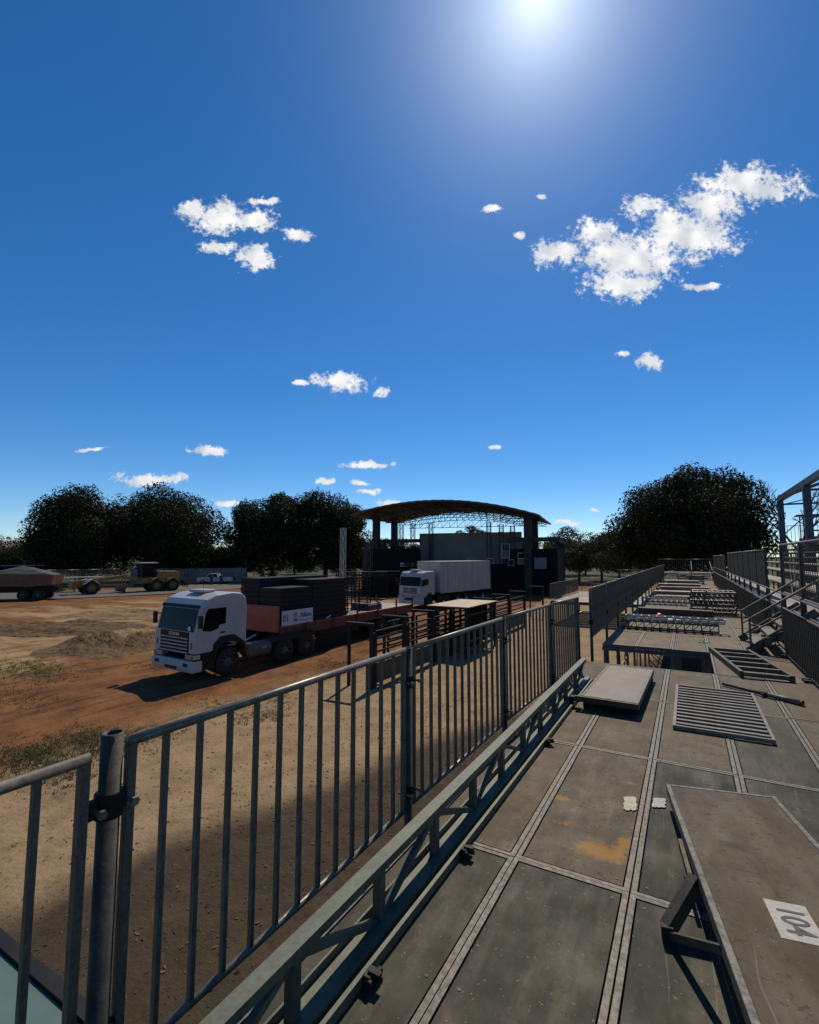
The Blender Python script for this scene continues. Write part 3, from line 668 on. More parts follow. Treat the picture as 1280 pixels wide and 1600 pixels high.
t = thing('steel_plate', 'small round bluish plate on the deck behind the gap', 'plate', (.22, 12.0, DZ-.003)); MB().lathe([(0, .11), (.012, .11), (.014, .1), (.006, .09), (.006, .001)], (0, 0, 0), 'z', 20).build('disc', green_sheet, t); MB().tube((0, 0, .006), (0, 0, .03), .015, 8).build('stud', galv_dark, t)

# barrier rows of the farther deck
FX = -1.64
y = 9.85; i = 0
words = ['first', 'second', 'third', 'fourth', 'fifth', 'sixth', 'seventh', 'eighth', 'ninth', 'tenth', 'eleventh', 'twelfth', 'thirteenth', 'fourteenth', 'fifteenth', 'sixteenth', 'seventeenth', 'eighteenth', 'nineteenth']
while y < 43:
    barrier('%s grey barrier past the deck gap, left side of far deck' % words[i], (FX, y), (FX, y+1.92), DZ+.26, DZ+1.16, n=16, detail=y < 18, group='barriers on the left of the far deck', bw=.028)
    t = thing('barrier_post', 'post at the near end of the %s barrier past the deck gap' % words[i], 'post', (FX, y-.03, .0), 0, 'posts of the far deck barriers')
    MB().tube((0, 0, 0), (0, 0, DZ+1.17), .028, 8).build('tube', galv_dark, t, True); MB().tube((0, 0, DZ+.5), (0, 0, DZ+.58), .045, 8).build('clamp', black_steel, t)
    y += 1.98; i += 1
# toe grille along that edge
# end of the deck
barrier('short end barrier closing the far deck on the left', (-5.0, 42.6), (-3.45, 42.6), 2.35, 3.35, n=12, detail=False, group='barriers at the far end'); barrier('end barrier where the far left row stops', (-3.4, 42.6), (-1.75, 42.6), 2.35, 3.35, n=12, detail=False, group='barriers at the far end')
ep = thing('end_platform', 'small raised platform under the big tree at deck end', 'platform', (0, 46.5, 0))
MB().box(-2.2, 3.4, 0, 3, 2.95, 3.1).build('floor', plank, ep)
for x in (-2.1, .5, 3.2):
    for yy in (.1, 2.8): MB().tube((x, yy, 0), (x, yy, 2.95), .04, 6).build('leg', galv_dark, ep)
barrier('left barrier on the raised end platform', (-2.2, 46.6), (-.2, 46.6), 3.15, 4.2, n=13, detail=False, group='barriers at the far end'); barrier('right barrier on the raised end platform', (-.15, 46.6), (1.85, 46.6), 3.15, 4.2, n=13, detail=False, group='barriers at the far end')
t = thing('end_stairs', 'far stairs with slanted handrails up to the end platform', 'stairs', (.9, 42.5, DZ))
for k in range(4): MB().box(-.6, .6, k*.9+.1, k*.9+.5, .05+.1*k, .09+.1*k).build('tread', plank, t)
for x in (-.65, .65):
    MB().bar((x, 0, .0), (x, 4, .5), .05, .12).build('stringer', galv_dull, t); MB().tube((x, 0, .8), (x, 4, 1.4), .025, 6).build('handrail', galv, t)
    for yy in (.1, 2, 3.9): MB().tube((x, yy, yy*.12), (x, yy, .8+yy*.15), .02, 6).build('baluster', galv_dull, t)
# lower deck on the left of the far deck
t = thing('lower_deck', 'low plank deck beyond the far left barriers', 'platform', (-6.4, 33, 0))
for k in range(9): MB().box(-1.6, 3.9, k*1.1, k*1.1+.92, 1.45, 1.5).build('plank', plank, t)
for x in (-1.5, 1, 3.6):
    for y in (.4, 4.8, 9.2): MB().tube((x, y, 0), (x, y, 1.45), .035, 6).build('leg', galv_dark, t)
MB().box(-1.62, 3.9, -.06, -.005, 1.3, 1.48).build('edge_beam', galv_dark, t)
for k in range(5): barrier('%s barrier on the stage side of the low plank deck' % words[k], (-8.05, 33+k*1.95), (-8.05, 34.9+k*1.95), 1.6, 2.6, n=13, detail=False, group='barriers of the low deck')
for k in range(2): barrier(['left', 'right'][k]+' barrier at the far end of the low plank deck', (-7.9+k*2, 42.9), (-5.95+k*2, 42.9), 1.6, 2.6, n=13, detail=False, group='barriers of the low deck')

# ------------------------------------------------------------------ grandstand on the right
RX = 1.45
y = 6.95; i = 0
lowrail = [(6.95, 8.9), (8.98, 10.95)]+[(13.45+1.98*k, 13.45+1.98*k+1.92) for k in range(12)]
for i, (a, c) in enumerate(lowrail):
    l = ['low dark barrier cut off by the right edge of the picture', 'low dark barrier just in front of the steel stairs'][i] if i < 2 else '%s low barrier past the steel stairs, right deck edge' % words[i-2]
    t = barrier(l, (RX, a), (RX, c), DZ+.06, DZ+.86 if i < 2 else DZ+.8, mat=galv_dark, n=15, detail=c < 20, group='low barriers on the right deck edge', bw=.03)
    for xx in (.03, c-a-.03): MB().box(xx-.02, xx+.02, -.1, .1, -.06, -.02).build('foot', galv_dark, t)
# steel stairs up from the deck to the stand
t = thing('steel_stairs', 'short steel stairs from the deck up to the grandstand', 'stairs', (1.0, 11.1, DZ))
for k in range(4):
    MB().box(.0+.22*k, .2+.22*k, .0+.1*k, 1.5, .13+.17*k, .17+.17*k).build('tread', galv_dull, t)
for yy in (-.02, 1.53):
    MB().bar((-.1, yy, .02), (.95, yy, .8), .04, .14).build('stringer', galv_dull, t)
    MB().tube((-.05, yy, .62), (1.0, yy, 1.36), .02, 8).build('handrail', galv, t); MB().tube((-.05, yy, .36), (1.0, yy, 1.1), .016, 8).build('midrail', galv, t)
    for xx in (-.05, .45, .98): MB().tube((xx, yy, max(0, xx)*.74+.0), (xx, yy, .66+xx*.71), .018, 8).build('baluster', galv_dull, t)
for k in range(3):
    q = MB(); pts = [(.02+.2*k+.09*math.cos(a_), -.1, .1+.12*k+.09*math.sin(a_)) for a_ in np.linspace(0, 6.28, 13)]; q.path(pts, .009, 5); q.build('cable_loop', black_steel, t)
gs = thing('grandstand', 'tiered grandstand of planks on steel scaffolding at right', 'grandstand', (0, 0, 0))
GY0, GY1 = 7.0, 46.0
tiers = [(1.85+.72*k, 3.32+.27*k) for k in range(8)]
for k, (x, z) in enumerate(tiers):
    yy = GY0+2.0*k
    while yy < GY1:
        for j in range(2): MB().box(x+.02+.32*j, x+.32+.32*j, yy+.01, yy+3.2, z-.05, z-.005*(j+1)).build('plank', plank, gs)
        yy += 3.22
for yy in np.arange(GY0+.6, GY1, 1.98):
    q = MB()
    for k, (x, z) in enumerate(tiers):
        if yy < GY0+2*k: continue
        q.tube((x+.05, yy, 0), (x+.05, yy, z-.05), .024, 6); q.bar((x+.0, yy, z-.08), (x+.72, yy, z-.08), .04, .05)
    q.build('scaffold_frame', galv_dull, gs)
for k, (x, z) in enumerate(tiers[:1]):
    MB().box(x-.03, x+.01, GY0, GY1, z-.16, z-.0).build('fascia', plank, gs)
# mid handrail in front of the first tier
q = MB(); q.tube((1.72, 9, 3.62), (1.72, 44, 3.62), .022, 6); q.tube((1.72, 9, 3.3), (1.72, 44, 3.3), .018, 6); q.build('front_rail', galv, gs)
pmesh = MB().tube((0, 0, 0), (0, 0, 1), .025, 6).mesh('rail_post', galv_dark)
for yy in np.arange(9.0, 44, 1.98):
    o = link('rail_post', pmesh, gs, (1.72, yy, 2.2)); o.scale = (1, 1, 1.45)
# tall screen fences above the first tier: fine upright bars
def screen(label, a, c, z0, z1, x=1.80, step=.075, mesh_grid=False, bw=.011):
    t = thing('screen_fence', label, 'fence', (x, a, z0), R(90), 'tall screen fences of the grandstand'); Lg = c-a; h = z1-z0
    MB().tube((0, 0, h), (Lg, 0, h), .022, 8).build('top_rail', galv, t, True); MB().tube((0, 0, 0), (Lg, 0, 0), .02, 8).build('bottom_rail', galv, t, True)
    for xx in np.linspace(.03, Lg-.03, max(2, int(round(Lg/1.95))+1)): MB().box(xx-.03, xx+.03, -.03, .03, -.5, h).build('upright', galv_dark, t)
    q = MB(); n = int(Lg/step)
    for i in range(1, n): q.box(Lg*i/n-bw, Lg*i/n+bw, -bw, bw, .002, h-.004)
    q.build('bars', galv_dull, t)
    if mesh_grid:
        q = MB()
        for zz in np.arange(.08, h, .14): q.box(0, Lg, -.012, -.006, zz-.003, zz+.003)
        q.build('wires', galv_dull, t)
    return t
screen('tall wire screen fence at the right edge of the picture', 7.0, 13.4, DZ+1.0, DZ+2.03, mesh_grid=True, step=.16, bw=.005)
screen('middle tall screen fence between two stair gaps', 15.9, 29.9, DZ+.95, DZ+1.95)
screen('farthest tall screen fence near the big tree', 31.9, 45.5, DZ+.8, DZ+1.85)
# upper rear fence of the stand
t = thing('rear_fence', 'grey sheet fence along the top back of the grandstand', 'fence', (7.35, 0, 0), 0)
for k in range(10): MB().box(0, .03, 24+k*2.2, 26.15+k*2.2, 4.75, 5.75).build('sheet', galv_dull, t)
for k in range(11): MB().box(.031, .08, 23.97+k*2.2, 24.03+k*2.2, 0, 5.8).build('upright', galv_dark, t)
# open steel roof frame beyond the stand
t = thing('steel_roof_frame', 'open blue grey steel roof frame at the right edge', 'steel frame', (6.0, 41.8, 0))
blue_steel = pm('blue_grey_steel', (.07, .085, .12), (.04, .05, .07), 5, .5, .4)
for yy in (-16, -7.2, 1.6):
    for x in (0, 8): MB().box(x-.17, x+.17, yy-.17, yy+.17, 0, 8.4).build('column', blue_steel, t)
    MB().bar((.0, yy, 8.15), (8, yy, 8.15), .1, .12).build('tie_beam', blue_steel, t)
    MB().bar((0, yy, 8.6), (4, yy, 10.2), .16, .2).build('rafter', blue_steel, t); MB().bar((8, yy, 8.6), (4, yy, 10.2), .16, .2).build('rafter', blue_steel, t)
    for x in (1.3, 2.7, 4): MB().bar((x, yy, 8.2), (x, yy, 8.55+x*.4), .05).build('web', blue_steel, t)
    MB().bar((.1, yy, 6.0), (2.2, yy, 8.1), .07).build('brace', blue_steel, t)
for x in (0, 8): MB().bar((x, -17, 8.55), (x, 1.75, 8.55), .3, .34).build('eave_beam', blue_steel, t)
for z in (7.2,): MB().bar((0, -16, z), (0, 1.6, z+.9), .05).build('side_brace', blue_steel, t)
t = thing('scaffold_stage', 'small scaffold stand inside the open roof frame', 'scaffold', (7.0, 42.0, 0))
for x in (0, 1.1):
    for yy in (0, 1.2): MB().tube((x, yy, 0), (x, yy, 7.2), .04, 6).build('standard', galv_dark, t)
for zz in (5.2, 6.2, 7.15):
    for yy in (0, 1.2): MB().tube((0, yy, zz), (1.1, yy, zz), .03, 6).build('ledger', galv_dark, t)
MB().box(-.3, 1.2, -.1, 1.3, 7.2, 7.28).build('floor', galv_dark, t)
t = barrier('railing on the upper level inside the roof frame', (5.4, 38.5), (9.5, 38.5), 5.35, 6.35, mat=galv_dark, n=22, detail=False, name='upper_railing')
for xx in (.1, 2, 4): MB().tube((xx, 0, -5.35), (xx, 0, 0), .04, 6).build('leg', galv_dark, t)

# ------------------------------------------------------------------ stage building
SA = R(9)
sg = thing('stage_building', 'arched roof open air stage with black walls', 'stage', (-14.6, 56.2, 0), SA)
XL = -24.4; SD = 15.5
def arc_z(x, top=True):
    u = (x-XL)/(0-XL); base = 9.75*(1-u)+9.0*u
    return base+1.85*(1-(2*u-1)**2)
q = MB(); n = 44; vs = []; rows = [-.6, SD]
for y in rows:
    for off in (0, .22):
        for i in range(n+1): x = XL+(0-XL)*i/n; vs.append((x, y, arc_z(x)+off+(.04 if i % 2 and off else 0)))
m_ = n+1; fs = []
for i in range(n):
    fs += [(i, i+1, 2*m_+i+1, 2*m_+i), (m_+i, 3*m_+i, 3*m_+i+1, m_+i+1), (i, m_+i, m_+i+1, i+1), (2*m_+i, 2*m_+i+1, 3*m_+i+1, 3*m_+i)]
fs += [(0, 2*m_, 3*m_, m_), (n, m_+n, 3*m_+n, 2*m_+n)]
q.add(vs, fs); q.build('roof', roof_metal, sg)
def roof_truss(y):
    q = MB(); pts = []
    for i in range(25):
        x = XL+.6+(-.6-XL-.6)*i/24; u = i/24; zt = arc_z(x)-.12; zb = arc_z(x)-.12-min(1.05, .25+6*u, .25+6*(1-u)); zb = min(zb, zt-.2)
        pts.append((x, zt, zb))
    for a, c in zip(pts[:-1], pts[1:]):
        q.bar((a[0], y, a[1]), (c[0], y, c[1]), .09); q.bar((a[0], y, a[2]), (c[0], y, c[2]), .09); q.bar((a[0], y, a[1]), (a[0], y, a[2]), .06); q.bar((a[0], y, a[2]), (c[0], y, c[1]), .06)
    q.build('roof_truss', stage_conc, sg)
for y in (.2, 5, 10, 15.2): roof_truss(y)
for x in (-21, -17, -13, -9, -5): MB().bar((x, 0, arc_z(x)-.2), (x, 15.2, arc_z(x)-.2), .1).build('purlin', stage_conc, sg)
q = MB()
for i in range(16): x = -20.5+i*1.2; q.bar((x, 12.6, 8.8), (x, 12.6, 9.6+random.uniform(0, .5)), .05); q.bar((x, 12.6, 8.8), (x+1.2, 12.6, 9.9), .05)
q.bar((-21, 12.6, 8.8), (-2, 12.6, 8.8), .08); q.build('lighting_truss', stage_conc, sg)
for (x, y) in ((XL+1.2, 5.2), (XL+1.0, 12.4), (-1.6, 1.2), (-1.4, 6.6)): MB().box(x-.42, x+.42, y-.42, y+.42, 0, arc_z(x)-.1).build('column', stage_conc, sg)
MB().box(-19.6, -4.0, 13.4, 13.8, 0, 8.0).build('back_wall', stage_white, sg)
for x in (-18.1, -8.8, -7.0, -5.4): MB().box(x-.3, x+.3, 13.25, 13.395, 0, 8.05 if x > -9 else 7.9).build('wall_pier', pm('grey_pier', (.30, .30, .31), (.25, .25, .25), 1, .8), sg)
MB().box(-8.9, -2.0, 1.2, 1.6, 0, 3.55).build('front_wall', stage_black, sg)
MB().box(-4.3, 1.75, 1.1, 1.5, 0, 5.35).build('wing_wall', stage_black, sg); MB().box(1.4, 1.75, 1.501, 16.5, 0, 5.35).build('wing_side_wall', stage_black, sg)
MB().box(-4.3, 1.75, 16.2, 16.5, 0, 5.35).build('wing_rear_wall', stage_black, sg)
MB().box(XL+.2, -16.2, 3.9, 4.3, 0, 5.5).build('wing_wall', stage_black, sg); MB().box(XL-.3, XL+.19, 3.9, 15, 0, 5.5).build('wing_side_wall', stage_conc, sg)
for (a, c) in (((XL+.6, 5.3, 6.6), (-16.6, 5.3, 6.6)), ((-4.2, 1.4, 6.45), (2.0, 1.4, 6.45)), ((1.55, 1.4, 6.45), (1.55, 16.5, 6.45))): MB().bar(a, c, .5, .5).build('ring_beam', stage_conc, sg)
for x, y in ((1.55, 1.4), (1.55, 6.2), (1.55, 11.2), (1.55, 16.2), (-4.0, 1.4)): MB().box(x-.2, x+.2, y-.2, y+.2, 5.36, 6.2).build('short_pier', stage_conc, sg)
for x, y in ((XL+2.4, 5.3), (XL+4.4, 5.3)): MB().box(x-.2, x+.2, y-.2, y+.2, 5.4, 6.35).build('short_pier', stage_conc, sg)
MB().box(-24, -2, 4.4, 13.2, 1.15, 1.3).build('stage_floor', stage_black, sg)
MB().box(-.9, .5, 1.02, 1.095, 3.0, 4.3).build('notice_board', pm('grey_board', (.16, .17, .19), None, 2, .6), sg)
def stage_pt(x, y): c, s = math.cos(SA), math.sin(SA); return (-14.6+x*c-y*s, 56.2+x*s+y*c)
def tower(name, label, x, y, h, w=.5, mat=alu, z0=0., group=None, loc=None, step=.55):
    px, py = loc or stage_pt(x, y)
    t = thing(name, label, 'lattice tower', (px, py, z0), SA, group); a = w/2
    for sx in (-a, a):
        for sy in (-a, a): MB().tube((sx, sy, 0), (sx, sy, h), .045, 5).build('chord', mat, t)
    q = MB(); n = int(h/step)
    for i in range(n):
        z, zz = h*i/n, h*(i+1)/n
        for (p0, p1) in (((-a, -a), (a, -a)), ((a, -a), (a, a)), ((a, a), (-a, a)), ((-a, a), (-a, -a))):
            if i % 2: p0, p1 = p1, p0
            q.bar((*p0, z), (*p1, zz), .035); q.bar((*p0, zz), (*p1, zz), .03)
    q.build('lacing', mat, t); return t
tl = ['lattice tower under the arched roof, nearest its left columns', 'second lattice tower from the left under the arched roof', 'lattice tower at the left part of the pale back wall', 'leftmost of three lattice towers right of the back wall centre', 'middle of three lattice towers at the right of the back wall', 'rightmost lattice tower before the pale back wall']
for i, (x, y, h) in enumerate([(-21.3, 10, 9.2), (-19.3, 9.6, 9.3), (-17.4, 12.4, 9.6), (-8.4, 11.8, 9.4), (-6.6, 11.8, 9.0), (-5.0, 11.8, 8.7)]): tower('lighting_tower', tl[i], x, y, h, .55, galv_dull, group='lighting towers on the stage')
tower('lattice_mast', 'lattice mast outside the left end of the stage', 0, 0, 7.6, .6, galv_dull, loc=dist(577, 870, 62).xy); tower('lattice_mast', 'slim pale lattice mast in front of the middle trees', 0, 0, 7.2, .4, alu, loc=dist(536, 870, 48).xy)
for i, (x, z, w, h, l) in enumerate([(-4.25, 4.3, .9, 1.7, 'tall white frame hung on the black stage wing'), (-2.35, 3.6, .8, 1.3, 'white double square frame on the black stage wing'), (-3.6, 3.4, .6, .7, 'small white frame at the edge of the black wing'), (-6.2, 3.65, .7, .6, 'white box frame on the low black stage front'), (-8.6, 3.65, .5, .6, 'leftmost white frame on the low black stage front')]):
    px, py = stage_pt(x, 1.05 if i < 3 else 1.4); t = thing('equipment_frame', l, 'frame', (px, py, z-.1), SA, 'white frames on the stage front')
    q = MB()
    for zz in ([0, h/2, h] if i < 2 else [0, h]): q.box(-w/2, w/2, -.035, .035, zz+.02, zz+.07)
    q.box(-w/2-.05, -w/2-.001, -.035, .035, 0, h+.08); q.box(w/2+.001, w/2+.05, -.035, .035, 0, h+.08); q.build('frame_bars', sheet_white, t)
    if i < 2: MB().box(-w/2, w/2, .0, .03, .09, h/2-.01).build('panel', galv_dull, t)
for i, (x, y, w, h, l) in enumerate([(-19.8, 4.5, 1.6, 4.6, 'dark speaker tower left of the pale back wall'), (-17.3, 5.0, .9, 4.4, 'narrow dark case stack touching the pale back wall')]):
    px, py = stage_pt(x, y); t = thing('speaker_stack', l, 'speaker', (px, py, 1.3 if y > 4.4 else 0), SA)
    for k in range(3): MB().box(-w/2, w/2, -.4, .4, h/3*k, h/3*(k+1)-.03).build('cabinet', black_ply, t)
for k in range(4):
    px, py = stage_pt(-18.6+k*.75, 3.7); t = thing('fog_box', ['leftmost', 'second', 'third', 'rightmost'][k]+' of four small pale boxes along the left stage front', 'box', (px, py, 3.05), SA, 'small boxes on the left stage front'); MB().box(-.25, .25, -.2, .2, 0, .55).build('case', sheet_white if k == 0 else galv_dull, t); MB().box(-.12, .12, -.21, -.201, .12, .42).build('face', black_steel, t)
    MB().box(-.2, .2, .19, .25, .1, .2).build('bracket', galv_dark, t)

# ------------------------------------------------------------------ vehicles
def wheel(parent, x, y, r, w, z=None, rimmat=galv_dull, dual=False, n=24, side=1):
    z = r if z is None else z
    t = MB().lathe([(-w/2, r*.56), (-w/2, r*.9), (-w/2+.04, r*.985), (-w/2+.07, r), (w/2-.07, r), (w/2-.04, r*.985), (w/2, r*.9), (w/2, r*.56)], (0, 0, 0), 'x', n)
    for k in range(n):
        a = 2*math.pi*k/n; t.box(0, 0, 0, 0, 0, 0) if False else None
    o = t.build('wheel', rubber, parent, True); o.location = (x, y, z)
    s = side
    rm = MB().lathe([(s*(w/2-.03), r*.57), (s*(w/2-.1), r*.52), (s*(w/2-.13), r*.34), (s*(w/2-.02), r*.3), (s*(w/2+.03), r*.2), (s*(w/2+.03), .001)], (0, 0, 0), 'x', 20)
    rm.build('rim', rimmat, o, True)
    hb = MB()
    for k in range(8):
        a = 2*math.pi*k/8; hb.tube((s*(w/2-.07), r*.43*math.cos(a), r*.43*math.sin(a)), (s*(w/2-.0), r*.43*math.cos(a), r*.43*math.sin(a)), r*.055, 6)
    hb.build('wheel_nuts', black_steel, o)
    return o

def scania():
    t = thing('tractor_truck', 'white cab-over tractor lorry in the foreground facing the camera', 'truck', (-16.28, 11.35, 0), R(-3))
    w = 1.23
    prof = [(.06, .98), (.02, 1.3), (.02, 1.72), (.22, 2.62), (.42, 2.86), (.85, 3.02), (1.5, 3.08), (1.95, 3.02), (2.14, 2.82), (2.2, 2.5), (2.2, 1.15), (1.62, 1.15), (1.5, 1.32), (.95, 1.32), (.72, .98)]
    MB().prism(prof, -w, w).build('cab', white_paint, t, bevel=.07, seg=3)
    # windscreen set on the raked face, visor strip above
    def face(y0, z0, y1, z1, x0, x1, name, mat, off, th=.02, inset=0):
        d = Vector((0, y1-y0, z1-z0)).normalized(); nrm = Vector((0, -d.z, d.y)); b = MB(); A = Vector((0, y0, z0)); B = Vector((0, y1, z1)); vs = []
        for o_ in (off, off+th):
            for (pt, xx) in ((A, x0), (A, x1), (B, x1-inset), (B, x0+inset)): vs.append(pt+nrm*o_+Vector((xx, 0, 0)))
        b.add(vs, [(0, 1, 2, 3), (7, 6, 5, 4), (0, 4, 5, 1), (1, 5, 6, 2), (2, 6, 7, 3), (3, 7, 4, 0)]); return b.build(name, mat, t, bevel=.008)
    ws_ = face(.045, 1.74, .205, 2.53, -1.13, 1.13, 'windscreen', glass, .002, .022, .03)
    face(.205, 2.545, .25, 2.66, -1.15, 1.15, 'sun_visor', plastic, .004, .05)
    for s in (-1, 1): MB().tube((s*.75, .06+.0, 1.80), (s*.15, .085, 1.98), .012, 6).build('wiper', plastic, t)
    MB().tube((.85, .01, 1.86), (.85, .03, 1.86), .09, 14).build('sticker', sign_white, ws_)
    for k in range(3): MB().box(-.55+k*.28, -.4+k*.28, .19, .2, 2.47, 2.5).build('marker_lamp', sign_white, ws_)
    # black grille field with slats
    MB().box(-.86, .86, -.012, .03, .985, 1.73).build('grille', plastic, t)
    for k, z in enumerate((1.03, 1.15, 1.27, 1.39, 1.51)): MB().box(-.84, .84, -.045, -.0125, z-.022, z+.022).build('grille_slat', white_paint, t, bevel=.008)
    lm = text_mesh('SCANIA', .16, chrome, .006, .006); o = link('lettering', lm, t, (0, -.02, 1.635)); o.rotation_euler = (R(90), 0, 0); o.scale = (1.15, 1, 1)
    # corner panels
    for s in (-1, 1):
        MB().prism([(-.005, 1.0), (-.012, 1.72), (.3, 1.72), (.3, 1.0)], s*.88, s*1.245).build('corner_panel', white_paint, t, bevel=.03)
        MB().box(s*1.05-.02, s*1.05+.02, -.025, -.013, 1.18, 1.4).build('air_slot', plastic, t)
        h = MB().box(min(s*.72, s*1.22), max(s*.72, s*1.22), -.03, .25, .8, .965).build('headlight', lamp_glass, t, bevel=.02)
        MB().box(min(s*1.08, s*1.215), max(s*1.08, s*1.215), -.036, -.031, .82, .94).build('indicator', orange_lens, h)
    MB().box(-1.24, 1.24, .0, .7, .62, .81).build('lower_front', plastic, t)
    bp = MB().prism([(-.08, .36), (-.1, .5), (-.1, .7), (-.06, .77), (.32, .77), (.32, .36)], -1.25, 1.25).build('bumper', white_paint, t, bevel=.04)
    MB().box(-.36, .36, -.115, -.101, .43, .53).build('number_plate', plastic, bp)
    MB().box(.74, 1.0, -.112, -.1005, .56, .68).build('fog_lamp', plastic, bp); MB().box(-1.0, -.74, -.112, -.1005, .56, .68).build('fog_lamp', plastic, bp)
    # side: door, window, sleeper line
    for s in (1, -1):
        d = MB().prism([(.13, 1.05), (.13, 1.75), (.3, 2.5), (.5, 2.62), (1.28, 2.62), (1.28, 1.75), (1.12, 1.36), (.95, 1.32), (.72, 1.05)], s*(w+.002), s*(w+.02)).build('door', white_paint, t, bevel=.012)
        MB().prism([(.27, 1.78), (.38, 2.4), (.48, 2.54), (1.22, 2.54), (1.22, 1.95), (.95, 1.92), (.9, 1.8), (.6, 1.72)], s*(w+.021), s*(w+.03)).build('side_window', glass, d)
        MB().box(min(s*(w+.02), s*(w+.05)), max(s*(w+.02), s*(w+.05)), 1.0, 1.2, 1.62, 1.67).build('door_handle', plastic, d)
        MB().prism([(.72, .95), (.72, 1.25), (1.0, 1.5), (1.62, 1.5), (2.05, 1.2), (2.2, .9), (2.1, .9), (1.9, 1.12), (1.5, 1.28), (1.1, 1.25), (.9, 1.05), (.82, .7)], s*(w-.3), s*(w+.045)).build('wheel_arch', plastic, t)
        MB().box(min(s*.9, s*1.23), max(s*.9, s*1.23), .3, .8, .4, .97).build('step_box', plastic, t)
        mr = MB().box(min(s*1.32, s*1.5), max(s*1.32, s*1.5), .02, .12, 1.9, 2.35).build('mirror', plastic, t, bevel=.02); MB().bar((s*1.2, .3, 2.3), (s*1.36, .1, 2.25), .03).bar((s*1.2, .3, 1.95), (s*1.36, .1, 1.98), .03).build('mirror_arm', plastic, mr)
    MB().box(-.42, .42, .75, 1.35, 3.05, 3.17).build('roof_hatch', white_paint, t, bevel=.05)
    MB().tube((.55, .7, 3.0), (.56, .75, 3.7), .008, 5).build('aerial', plastic, t)
    MB().box(-.45, -.33, .3, 6.0, .62, .95).box(.33, .45, .3, 6.0, .62, .95).build('chassis', black_steel, t)
    for s in (-1, 1):
        wheel(t, s*1.06, 1.42, .52, .32, side=s)
        for y in (4.2, 5.5): wheel(t, s*.98, y, .52, .52, side=s)
        MB().prism([(3.55, .9), (3.8, 1.12), (5.9, 1.12), (6.1, .9)], s*.72, s*1.25).build('mudguard', plastic, t)
    MB().tube((1.0, 2.35, .75), (1.0, 3.4, .75), .3, 18).build('fuel_tank', galv_dull, t, True); MB().tube((-1.0, 2.35, .75), (-1.0, 3.4, .75), .3, 18).build('fuel_tank', galv_dull, t, True)
    MB().tube((.75, 2.3, 1.0), (.85, 2.9, 1.25), .035, 8).tube((.85, 2.9, 1.25), (.4, 3.4, 1.2), .035, 8).build('air_pipe', chrome, t)
    MB().lathe([(1.1, .5), (1.18, .5), (1.18, .1)], (0, 4.85, 0), 'z', 18).build('fifth_wheel', black_steel, t)
    return t
scania()

def trailer():
    t = thing('flatbed_trailer', 'faded red flatbed trailer loaded with black panels', 'trailer', (-16.3, 15.35, 0), R(0))
    Lt = 11.4
    for k in range(12): MB().box(-1.22, 1.22, k*Lt/12+.01, (k+1)*Lt/12-.01, 1.42, 1.465).build('floor_board', plank, t)
    MB().box(-1.25, 1.25, -.12, -.002, 1.22, 2.32).build('headboard', red_paint, t, bevel=.01)
    for s in (-1, 1):
        MB().box(min(s*1.22, s*1.29), max(s*1.22, s*1.29), 0, Lt, 1.0, 1.40).build('side_rail', rust_red, t); MB().box(min(s*1.215, s*1.31), max(s*1.215, s*1.31), 0, Lt, 1.401, 1.47).build('edge_strip', red_paint, t)
        for y in np.linspace(1.6, Lt-.15, 6): MB().box(min(s*1.311, s*1.37), max(s*1.311, s*1.37), y-.05, y+.05, 1.05, 1.95 if y > 5 else 1.5).build('stake', rust_red, t)
        for y in (8.0, 9.3, 10.6): wheel(t, s*.98, y, .52, .5, side=s)
        MB().box(min(s*.9, s*1.2), max(s*.9, s*1.2), 2.6, 5.8, .62, .98).build('under_box', black_steel, t)
        MB().box(min(s*.6, s*.72), max(s*.6, s*.72), 2.0, 2.12, .05, 1.0).build('landing_leg', black_steel, t)
    MB().box(-1.2, 1.2, Lt-.001, Lt+.06, 1.0, 1.47).build('tail_beam', rust_red, t)
    MB().box(-.5, -.36, .3, Lt, .9, 1.415).box(.36, .5, .3, Lt, .9, 1.415).build('spine', black_steel, t)
    bn = MB().box(1.312, 1.33, .05, 2.0, 1.475, 2.1).build('banner', sign_white, t)
    for (s_, y, z, sz, m_, b_) in (('01', .28, 1.77, .42, sign_black, .004), ('Rifaina', 1.53, 1.83, .27, sign_blue, .006)):
        o = link('lettering', text_mesh(s_, sz, m_, .002, b_), bn, (1.333, y, z)); o.rotation_euler = (R(90), 0, R(90))
    MB().box(1.3305, 1.336, .75, .98, 1.75, 1.98).build('logo', sign_orange, bn); MB().box(1.3365, 1.34, .8, .93, 1.8, 1.86).build('logo_window', sign_white, bn); MB().box(1.3305, 1.336, .75, .98, 1.62, 1.70).build('logo_band', sign_blue, bn)
    MB().box(1.3305, 1.336, 1.15, 1.9, 1.6, 1.625).build('underline', sign_blue, bn)
    MB().tube((1.31, 3.0, 1.5), (1.31, 3.3, 1.62), .04, 6).build('strap', sheet_white, t)
trailer()
